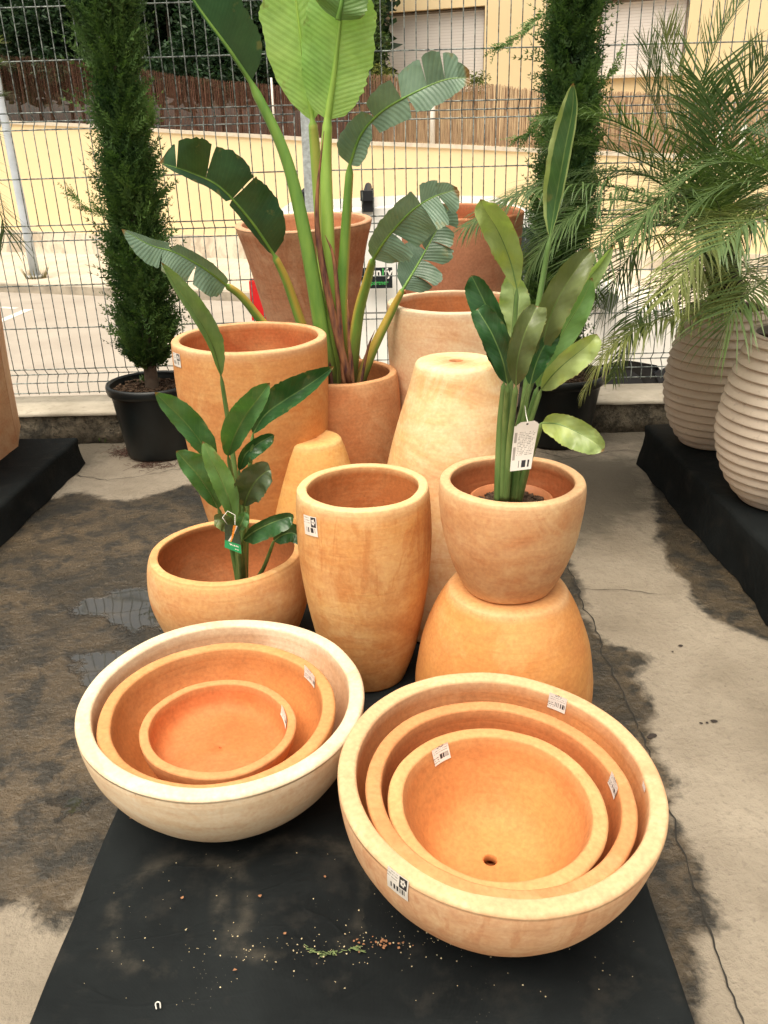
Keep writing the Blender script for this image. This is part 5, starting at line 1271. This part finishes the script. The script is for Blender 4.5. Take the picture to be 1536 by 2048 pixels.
# nursery pot rim and soil inside the stacked pot
zin = H8 - .045
mb = MB(); N = 56; pf = [(.066, .02), (.084, zin - .01), (.088, zin), (.082, zin + .002), (.080, zin - .02), (.078, zin - .022), (.0, zin - .018)]
rg = [[mb.vert((q * math.cos(2 * PI * k / N), q * math.sin(2 * PI * k / N), z)) for k in range(N)] for q, z in pf[:6]]
for a, b_ in zip(rg, rg[1:]):
    for k in range(N): mb.face((a[k], a[(k + 1) % N], b_[(k + 1) % N], b_[k]))
liner = mb.build('inner_pot', plain('terracotta_plastic', (.50, .18, .07), .5, .1), None, loc=None); liner.location = b8 + Vector((.0, .0, .0)); tag(liner, 'thin brown plastic pot sunk inside the stacked plant pot', 'pot')
class _P: pass
q = _P(); q.o = liner; q.H = zin; q.t = 0.0; q.tab = [(0, .079), (1, .079)]; soil(q, z=.86)
D6 = P6.b.y
zsoil = P6.b.z + P6.H * .45
small_plant('young_strelitzia', P6, (485, 1120), D6 - .0, 'young green plant with small paddle leaves and a photo tag in the round pot', [
    dict(m=[(442, 752, D6 - .02), (440, 700, D6 - .05), (400, 640, D6 - .08), (355, 580, D6 - .1), (322, 525, D6 - .12)][0:1] + [(425, 690, D6 - .05), (392, 630, D6 - .08), (352, 572, D6 - .1), (322, 524, D6 - .12)], w=(20, 28), c=l_two, p=[(482, 1180, D6), (475, 1000, D6), (460, 870, D6)], f=(.8, .25), r=(6, 3), k=.2),
    dict(m=[(430, 935, D6 - .02), (405, 890, D6 - .04), (370, 845, D6 - .06), (335, 810, D6 - .08), (309, 784, D6 - .1)], w=(22, 32), c=l_gr, p=[(478, 1180, D6), (468, 1040, D6)], f=(.3, .2), rw=2.6),
    dict(m=[(456, 912, D6 - .05), (470, 870, D6 - .08), (492, 830, D6 - .1), (518, 795, D6 - .12), (540, 765, D6 - .12)], w=(36, 26), c=l_gr, p=[(484, 1180, D6), (475, 1020, D6)], f=(.4, .35), s=SHAPE),
    dict(m=[(506, 868, D6), (530, 830, D6), (570, 800, D6), (620, 768, D6), (668, 733, D6)], w=(40, 28), c=l_dk, p=[(490, 1180, D6), (495, 1000, D6)], f=(.35, .5)),
    dict(m=[(437, 1018, D6 - .06), (420, 985, D6 - .08), (395, 950, D6 - .1), (370, 922, D6 - .11), (352, 902, D6 - .12)], w=(22, 36), c=l_gr, p=[(480, 1180, D6), (462, 1090, D6 - .02)], f=(.3, .15), rw=2.8),
    dict(m=[(466, 1040, D6 - .08), (458, 1000, D6 - .1), (440, 955, D6 - .11), (420, 915, D6 - .12), (405, 882, D6 - .12)], w=(22, 28), c=l_br, p=[(482, 1180, D6), (475, 1100, D6 - .04)], f=(.3, .4)),
    dict(m=[(478, 940, D6 + .02), (490, 910, D6), (512, 890, D6), (535, 876, D6), (549, 870, D6)], w=(16, 22), c=l_dk, p=[(488, 1180, D6), (484, 1040, D6)], f=(.5, .3), s=SHAPE),
    dict(m=[(488, 1012, D6 - .08), (498, 985, D6 - .1), (512, 962, D6 - .12), (530, 945, D6 - .13), (542, 940, D6 - .13)], w=(34, 30), c=blademat('young_leaf_greygreen', (.05, .09, .035), (.08, .13, .05), (.15, .2, .08), trans=.15, freq=12), p=[(488, 1180, D6), (488, 1100, D6 - .03)], f=(.2, .2), s=SHAPE),
    dict(m=[(486, 1080, D6 - .1), (510, 1062, D6 - .13), (545, 1045, D6 - .15), (575, 1035, D6 - .16), (588, 1036, D6 - .16)], w=(14, 24), c=l_dk, p=[(488, 1180, D6)], f=(.3, .3), s=SHAPE, d=(0, .2)),
    dict(m=[(548, 1082, D6 - .1), (565, 1070, D6 - .11), (585, 1066, D6 - .12), (600, 1075, D6 - .13), (611, 1086, D6 - .13)], w=(22, 20), c=l_dk, p=[(492, 1190, D6), (525, 1140, D6 - .05)], f=(.4, .5), s=SHAPE, d=(0, .2), r=(4, 2.5)),
    dict(m=[(470, 1058, D6 - .12), (455, 1048, D6 - .13), (440, 1040, D6 - .14), (428, 1040, D6 - .14)], w=(20, 16), c=l_ol, p=[(484, 1180, D6), (478, 1100, D6 - .06)], f=(.3, .3), s=SHAPE),
    dict(m=[(476, 1062, D6 - .13), (482, 1048, D6 - .14), (488, 1034, D6 - .14), (490, 1022, D6 - .14)], w=(12, 14), c=l_gr, p=[(486, 1180, D6), (480, 1110, D6 - .08)], f=(.3, .3), s=SHAPE),
], s_sm)
soil(P6, z=.30)

# ---- plant tags
def tagcard(name, corners, D, label, mats, cellf, nx=30, ny=40, string=None):
    c = [W(x, y, D) for x, y in corners]; e = empty(name, tuple(c[0])); tag(e, label, 'tag')
    mb = MB(); ids = {}
    nn = (c[1] - c[0]).cross(c[3] - c[0]).normalized()
    for j in range(ny + 1):
        for i in range(nx + 1):
            u, v = i / nx, j / ny; p = c[0].lerp(c[1], u).lerp(c[3].lerp(c[2], u), v); ids[i, j] = mb.vert(p + nn * .004 * math.sin(v * 3))
    for j in range(ny):
        for i in range(nx):
            k = cellf(i / nx, j / ny, i, j)
            if k is None: continue
            mb.face((ids[i, j], ids[i + 1, j], ids[i + 1, j + 1], ids[i, j + 1]), k)
    mb.build('card', mats, e, smooth=False)
    if string: mb = MB(); mb.tube([W(*p) for p in string], .0009, 5); mb.build('tie', STK['w'], e)
    return e
rg_ = random.Random(2); bars = [rg_.random() < .5 for _ in range(60)]
def wt(u, v, i, j):
    if v < .06 and (u < .2 - v * 2.6 or u > .8 + v * 2.6): return None
    if abs(u - .5) < .04 and abs(v - .05) < .02: return 2
    if .05 < u < .14 and (.2 < v < .42 or .5 < v < .78): return 1
    if .2 < u < .9 and .2 < v < .68: return 1 if (j % 2 == 0 and rg_.random() < .5) else 0
    if .35 < u < .85 and .80 < v < .93: return 2 if bars[i] else 0
    return 0
tagcard('plant_tag', [(1030, 846), (1080, 840), (1062, 938), (1020, 943)], D8 - .15, 'white printed tag hanging on the plant in the stacked pot', stk_mats(), wt, 36, 56, [(1056, 846, D8 - .15), (1052, 830, D8 - .1), (1050, 812, D8 - .05)])
gm = plain('tag_green', (.02, .28, .10), .4, .05); gm2 = plain('tag_dark_photo', (.03, .06, .035), .4, .3, 200); go = plain('tag_orange', (.85, .30, .03), .4, .15, 200)
def pt(u, v, i, j):
    if v > .68:
        return 0 if (.25 < u < .8 and (.76 < v < .82 or .88 < v < .91) and rg_.random() < .65) else 3
    if abs(u - .55 + (v - .3) * .5) < .10 - v * .1: return 5
    if abs(u - .40 + (v - .5) * .9) < .05: return 0
    return 4
tagcard('plant_tag', [(449, 1048), (477, 1052), (483, 1108), (449, 1095)], D6 - .165, 'small green photo tag hanging on the young plant on the left', stk_mats() + [gm, gm2, go], pt, 24, 40, [(455, 1050, D6 - .16), (445, 1035, D6 - .16), (455, 1022, D6 - .14), (470, 1030, D6 - .14), (470, 1050, D6 - .16)])

# ---- palms
def palm(name, P, crown, label, seed, traced, nrand, rlen, avoid=None, stub=None):
    rng = random.Random(seed); base = P.o.matrix_world @ Vector((0, 0, P.H * .93)); C = W(*crown)
    e = empty('pygmy_date_palm', tuple(base)); tag(e, label, 'palm', 'feathery palms in ribbed pots')
    mb = MB(); tp = crom([base - Vector((0, 0, .05)), base.lerp(C, .5) + Vector((.01, 0, 0)), C], 12); mb.tube(tp, [.050, .052, .055, .058, .060, .062, .062, .060, .056, .048, .04, .02], 12)
    for _ in range(170):     # frond boots and fibres
        t = rng.random(); p = base.lerp(C, t); a = rng.uniform(0, 6.28); o = Vector((math.cos(a), math.sin(a), 0)); d = (o * .5 + Vector((0, 0, 1))).normalized() * rng.uniform(.05, .11); s = o.cross(d).normalized() * .009
        q = p + o * .048; mb.face([mb.vert(q - s), mb.vert(q + s), mb.vert(q + d + s * .3), mb.vert(q + d - s * .3)])
    mb.build('trunk', plain(name + '_trunk', (.050, .042, .028), .9, .5, 30, bump=.8), e)
    fr = []
    for tr in traced: fr.append(([W(*p) for p in tr['p']], tr.get('L', .235), tr.get('dr', .5), tr.get('k', .5)))
    ga = 0
    for i in range(nrand):
        ga += 2.4; el = 1.45 - 1.35 * (i / nrand) ** .9 + rng.uniform(-.08, .08); L = rlen * rng.uniform(.8, 1.1) * (1 - .15 * math.sin(el)); o = Vector((math.cos(ga), math.sin(ga), 0))
        pts = []; p = C.copy(); ang = el; n_ = 14
        for k in range(n_ + 1):
            pts.append(p.copy()); p = p + (o * math.cos(ang) + Vector((0, 0, 1)) * math.sin(ang)) * L / n_; ang -= (.085 + .05 * math.cos(el)) * (1 + k * .05)
        if avoid and avoid(pts): continue
        fr.append((pts, rng.uniform(.20, .27), rng.uniform(.2, .6), rng.random()))
    for (pts, LL, dr, kk) in fr:
        n_ = 40; pp = crom(pts, n_); mb = MB(); mb.tube(pp, [.0042 * (1 - k / n_ * .8) for k in range(n_)], 5, lc=kk * .5 + .3)
        side0 = None; wa = rng.uniform(-.4, .4); Lf = sum((a - b_).length for a, b_ in zip(pp, pp[1:]))
        M_ = int(Lf / .0125)
        for i in range(M_):
            t = .10 + .90 * i / M_; x = t * (n_ - 1); j = min(int(x), n_ - 2); f = x - j; p = pp[j].lerp(pp[j + 1], f); tt = (pp[j + 1] - pp[j]).normalized()
            up = Vector((0, 0, 1)); lat = tt.cross(up)
            if lat.length < .15: lat = tt.cross(Vector((.5, 1, 0)))
            lat.normalize(); upn = lat.cross(tt).normalized()
            env = LL * (math.sin(PI * min(1, .10 + t * .86)) ** .55) * rng.uniform(.8, 1.1)
            for sg in (-1, 1):
                d0 = (lat * sg * rng.uniform(.6, 1.05) + tt * (.55 + .5 * t) + upn * rng.uniform(.05, .35)).normalized(); l = env; wd_ = rng.uniform(.0022, .0036)
                q = p.copy(); d = d0; prev = None; k = min(1, max(0, kk * .6 + rng.uniform(0, .4)))
                wv = d.cross(upn).normalized()
                for s_ in range(5):
                    ww = wd_ * (.7, 1, .95, .65, .08)[s_]; i0 = (mb.vert(q - wv * ww, lc=k), mb.vert(q + wv * ww, lc=k))
                    if prev: mb.face((prev[0], prev[1], i0[1], i0[0]))
                    prev = i0; d = (d + Vector((0, 0, -1)) * dr * (.06 + .11 * s_) + Vector((rng.gauss(0, .05), rng.gauss(0, .05), rng.gauss(0, .03)))).normalized(); q = q + d * l / 4
        mb.build('frond', PALM_M if kk < .75 else PALM_Y, e, smooth=False)
    return e
PALM_M = leafmat('palm_leaflets', (.035, .085, .025), (.17, .24, .085), (.10, .17, .065), .4, .25, 5)
PALM_Y = leafmat('palm_leaflets_yellowish', (.09, .14, .035), (.30, .33, .11), (.18, .24, .07), .4, .3, 5)
DA = RA.b.y; cA = (1432, 485, DA)
def av(pts):
    x = [proj(p)[:2] for p in pts]
    return any(q[0] < 800 or q[1] > 640 for q in x) or any(p.y > FY - .10 for p in pts)
palm('palm_a', RA, cA, 'feathery date palm in the farther ribbed pot with fronds over the right cypress', 3, [
    dict(p=[cA, (1400, 400, DA - .05), (1300, 330, DA - .1), (1180, 290, DA - .15), (1080, 300, DA - .2)], k=.5, dr=.35),
    dict(p=[cA, (1380, 420, DA), (1290, 350, DA), (1180, 345, DA), (1060, 372, DA - .05), (985, 420, DA - .1)], k=.3, dr=.9),
    dict(p=[cA, (1370, 430, DA - .1), (1260, 380, DA - .2), (1130, 370, DA - .3), (1010, 400, DA - .35), (930, 455, DA - .4)], k=.4, dr=1.1),
    dict(p=[cA, (1420, 360, DA), (1400, 230, DA), (1430, 90, DA), (1500, -20, DA)], k=.45, dr=.1),
    dict(p=[cA, (1430, 350, DA - .05), (1425, 240, DA - .1), (1400, 160, DA - .15)], k=.2, dr=.5, L=.24),
    dict(p=[cA, (1410, 360, DA + .1), (1370, 250, DA + .1), (1340, 120, DA + .1), (1330, 60, DA + .1)], k=.8, dr=.1),
    dict(p=[cA, (1390, 380, DA + .05), (1330, 260, DA + .1), (1290, 150, DA + .1)], k=.4, dr=.2),
    dict(p=[cA, (1400, 520, DA - .15), (1330, 570, DA - .3), (1270, 640, DA - .38), (1225, 760, DA - .42)], k=.6, dr=.8, L=.17),
    dict(p=[cA, (1420, 560, DA - .2), (1380, 610, DA - .35), (1290, 650, DA - .45), (1215, 700, DA - .5), (1165, 790, DA - .5)], k=.9, dr=1.5, L=.17),
    dict(p=[cA, (1370, 470, DA - .1), (1290, 480, DA - .2), (1230, 560, DA - .25), (1200, 640, DA - .25)], k=.5, dr=.7),
    dict(p=[cA, (1470, 540, DA - .25), (1500, 580, DA - .4), (1440, 610, DA - .5), (1330, 640, DA - .55)], k=.85, dr=1.6, L=.19),
    dict(p=[cA, (1330, 440, DA + .05), (1200, 430, DA + .05), (1100, 470, DA), (1040, 540, DA)], k=.2, dr=.6),
    dict(p=[cA, (1500, 360, DA), (1560, 260, DA), (1600, 200, DA)], k=.3),
    dict(p=[cA, (1330, 420, DA - .15), (1210, 400, DA - .3), (1120, 450, DA - .38), (1060, 530, DA - .4)], k=.35, dr=.7, L=.26),
    dict(p=[cA, (1350, 450, DA - .2), (1250, 450, DA - .35), (1180, 520, DA - .45), (1150, 600, DA - .45)], k=.5, dr=.6, L=.24),
    dict(p=[cA, (1380, 380, DA - .1), (1280, 270, DA - .2), (1180, 230, DA - .25), (1090, 240, DA - .3)], k=.3, dr=.5, L=.24),
    dict(p=[cA, (1400, 330, DA + .05), (1330, 200, DA + .1), (1290, 90, DA + .1)], k=.7, dr=.3, L=.26),
    dict(p=[cA, (1450, 340, DA - .1), (1480, 220, DA - .15), (1530, 110, DA - .2)], k=.4, dr=.3, L=.26),
    dict(p=[cA, (1440, 420, DA - .3), (1400, 380, DA - .45), (1320, 400, DA - .55), (1260, 470, DA - .6)], k=.6, dr=.5, L=.26),
], 13, .80, av)
DBp = RB.b.y; cB = (1640, 470, DBp)
def av2(pts): return av(pts) or any(proj(p)[0] < 1330 for p in pts)
palm('palm_b', RB, cB, 'feathery date palm at the right edge in the nearer ribbed pot', 8, [
    dict(p=[cB, (1560, 430, DBp - .05), (1470, 440, DBp - .1), (1390, 510, DBp - .2), (1340, 600, DBp - .25)], k=.8, dr=.8),
    dict(p=[cB, (1580, 380, DBp), (1510, 330, DBp), (1420, 330, DBp), (1340, 380, DBp)], k=.6, dr=.5),
    dict(p=[cB, (1590, 520, DBp - .1), (1530, 560, DBp - .2), (1470, 620, DBp - .3), (1430, 700, DBp - .3)], k=.7, dr=.8),
    dict(p=[cB, (1570, 450, DBp - .2), (1510, 440, DBp - .3), (1430, 500, DBp - .4)], k=.5, dr=.8),
], 9, .62, av2)
# third palm barely entering at the left edge
rngp = random.Random(77)
class _Q: pass
lx = W(-210, 330, 3.0)
mbp = make_pot('planter_pot', Vector((lx.x - .1, 3.05, .13)), scale_prof(TALL, .2, .5), t=.02, mat=m_bt); tag(mbp.o, 'terracotta pot beyond the left edge carrying a palm', 'pot'); soil(mbp)
palm('palm_c', mbp, (-215, 330, 3.05), 'palm at the far left edge with stiff frond tips over the reed screen', 12, [
    dict(p=[(-215, 330, 3.05), (-140, 210, 3.0), (-60, 140, 2.95), (10, 130, 2.95)], k=.6, dr=.1, L=.12),
    dict(p=[(-215, 330, 3.05), (-130, 260, 3.0), (-50, 205, 2.95), (15, 190, 2.95)], k=.3, dr=.2, L=.12),
    dict(p=[(-215, 330, 3.05), (-150, 150, 3.0), (-60, 90, 2.95), (0, 85, 2.95)], k=.8, dr=.1, L=.10),
], 8, .5, lambda pts: any(proj(p)[0] > 10 for p in pts))

# ---- litter on the cloth, roots and weeds
def litter():
    rng = random.Random(6)
    def flake(mb, p, s, h=.001):
        a = rng.uniform(0, 6.28); n_ = rng.randint(4, 6)
        ids = [mb.vert((p.x + s * rng.uniform(.5, 1) * math.cos(a + 2 * PI * k / n_), p.y + s * rng.uniform(.4, 1) * math.sin(a + 2 * PI * k / n_), p.z + h + rng.uniform(0, .0015))) for k in range(n_)]
        mb.face(ids)
    mb = MB()
    def ok(p): return fl.x + .02 < p.x < fr.x - .02 and p.y > fl.y + .01
    for _ in range(300):
        if rng.random() < .5: x, y = rng.gauss(680, 170), rng.gauss(1895, 25) + 0
        else: x, y = rng.uniform(120, 1330), rng.uniform(1700, 2030)
        p = G(x, y, PT + .004)
        if ok(p): flake(mb, p, rng.choice([.0007, .001, .0012, .0018]))
    o = mb.build('plant_debris', plain('debris_pale', (.50, .42, .26), .9, .5, 90), smooth=False); tag(o, 'pale crumbs and flecks scattered on the black cloth', 'debris', kind='stuff')
    mb = MB()
    for _ in range(26):
        x, y = rng.gauss(755, 28), rng.gauss(1890, 6); p = G(x, y, PT + .004); flake(mb, p, rng.uniform(.0015, .004), .002)
    for (x, y) in ((470, 1942), (520, 1793), (365, 1797), (1080, 1755), (570, 1868), (650, 1755), (262, 1638)): flake(mb, G(x, y, PT + .004), .004, .002)
    o = mb.build('dry_petals', plain('debris_orange', (.28, .13, .06), .8, .3, 90), smooth=False); tag(o, 'orange brown petal crumbs on the cloth in front of the right bowls', 'debris', kind='stuff')
    mb = MB()
    for _ in range(60):
        x = rng.uniform(610, 730); y = 1902 + 6 * math.sin(x * .06) + rng.gauss(0, 3); p = G(x, y, PT + .006); d = Vector((rng.uniform(-1, 1), rng.uniform(-.4, .4), .1)) * .006
        mb.tube([p - d, p, p + d + Vector((0, 0, .001))], .0008, 4)
    o = mb.build('moss_threads', plain('moss_green', (.14, .19, .07), .8, .3, 90)); tag(o, 'green moss threads on the black cloth', 'debris', kind='stuff')
    mb = MB(); pts = [G(x, y, PT + .006) for x, y in ((313, 2018), (311, 2008), (315, 2004), (320, 2006), (321, 2016))]; mb.tube(crom(pts, 14), .0011, 6)
    o = mb.build('plastic_clip', plain('clip_white', (.7, .68, .62), .4)); tag(o, 'tiny white bent plastic clip on the black cloth', 'clip')
    mb = MB()   # reddish roots under the left nursery pot
    for cx, cy, n_, sp_ in ((258, 905, 260, 22), (308, 928, 150, 20)):
        for _ in range(n_):
            p = G(rng.gauss(cx, sp_), rng.gauss(cy, 6), .004); d = Vector((rng.gauss(0, 1), rng.gauss(0, 1), 0)) * .012; mb.tube([p - d, p + Vector((rng.gauss(0, .004), rng.gauss(0, .004), .003)), p + d], .0007, 3)
    o = mb.build('dry_roots', plain('roots_red', (.075, .028, .018), .9, .4, 60)); tag(o, 'dark red dry roots spilling from the left nursery pot', 'roots', kind='stuff')
    mb = MB()
    for (x, y, n_, s) in ((212, 884, 26, .05), (165, 880, 22, .04), (245, 792, 30, .05), (175, 872, 30, .03)):
        z = 0 if y > 850 else None; p = G(x, y, 0) if z == 0 else NL.o.matrix_world @ Vector((-.09, -.08, NL.H * .91))
        for _ in range(n_):
            a = rng.uniform(0, 6.28); q = p + Vector((rng.gauss(0, .02), rng.gauss(0, .01), 0)); d = Vector((math.cos(a) * .6, math.sin(a) * .6, rng.uniform(.4, 1.3))).normalized() * s * rng.uniform(.5, 1.1); w_ = d.cross(Vector((0, 0, 1))).normalized() * .004; k = rng.random()
            mb.face([mb.vert(q, lc=k), mb.vert(q + d * .5 + w_, lc=k), mb.vert(q + d, lc=k), mb.vert(q + d * .5 - w_, lc=k)])
    o = mb.build('weeds', leafmat('weed_green', (.03, .07, .02), (.10, .16, .05)), smooth=False); tag(o, 'small green weeds along the foot of the kerb wall', 'weeds', kind='stuff')
    mb = MB()
    for (x, y, r) in ((1402, 1446, .004), (1414, 1445, .0035), (1428, 1442, .007), (1361, 1291, .006), (1345, 1303, .003), (1306, 1470, .008), (1300, 1474, .006)):
        p = G(x, y, .003)
        for k in range(1): 
            n_ = 9; c = mb.vert(p + Vector((0, 0, r * .5))); rg2 = [mb.vert(p + Vector((r * 1.3 * math.cos(2 * PI * q_ / n_) * rng.uniform(.7, 1.1), r * math.sin(2 * PI * q_ / n_) * rng.uniform(.7, 1.1), 0))) for q_ in range(n_)]
            for q_ in range(n_): mb.face((c, rg2[q_], rg2[(q_ + 1) % n_]))
    o = mb.build('dirt_crumbs', plain('crumb_dark', (.03, .022, .018), .9)); tag(o, 'few dark crumbs of dirt on the dry concrete', 'debris', kind='stuff')
litter()
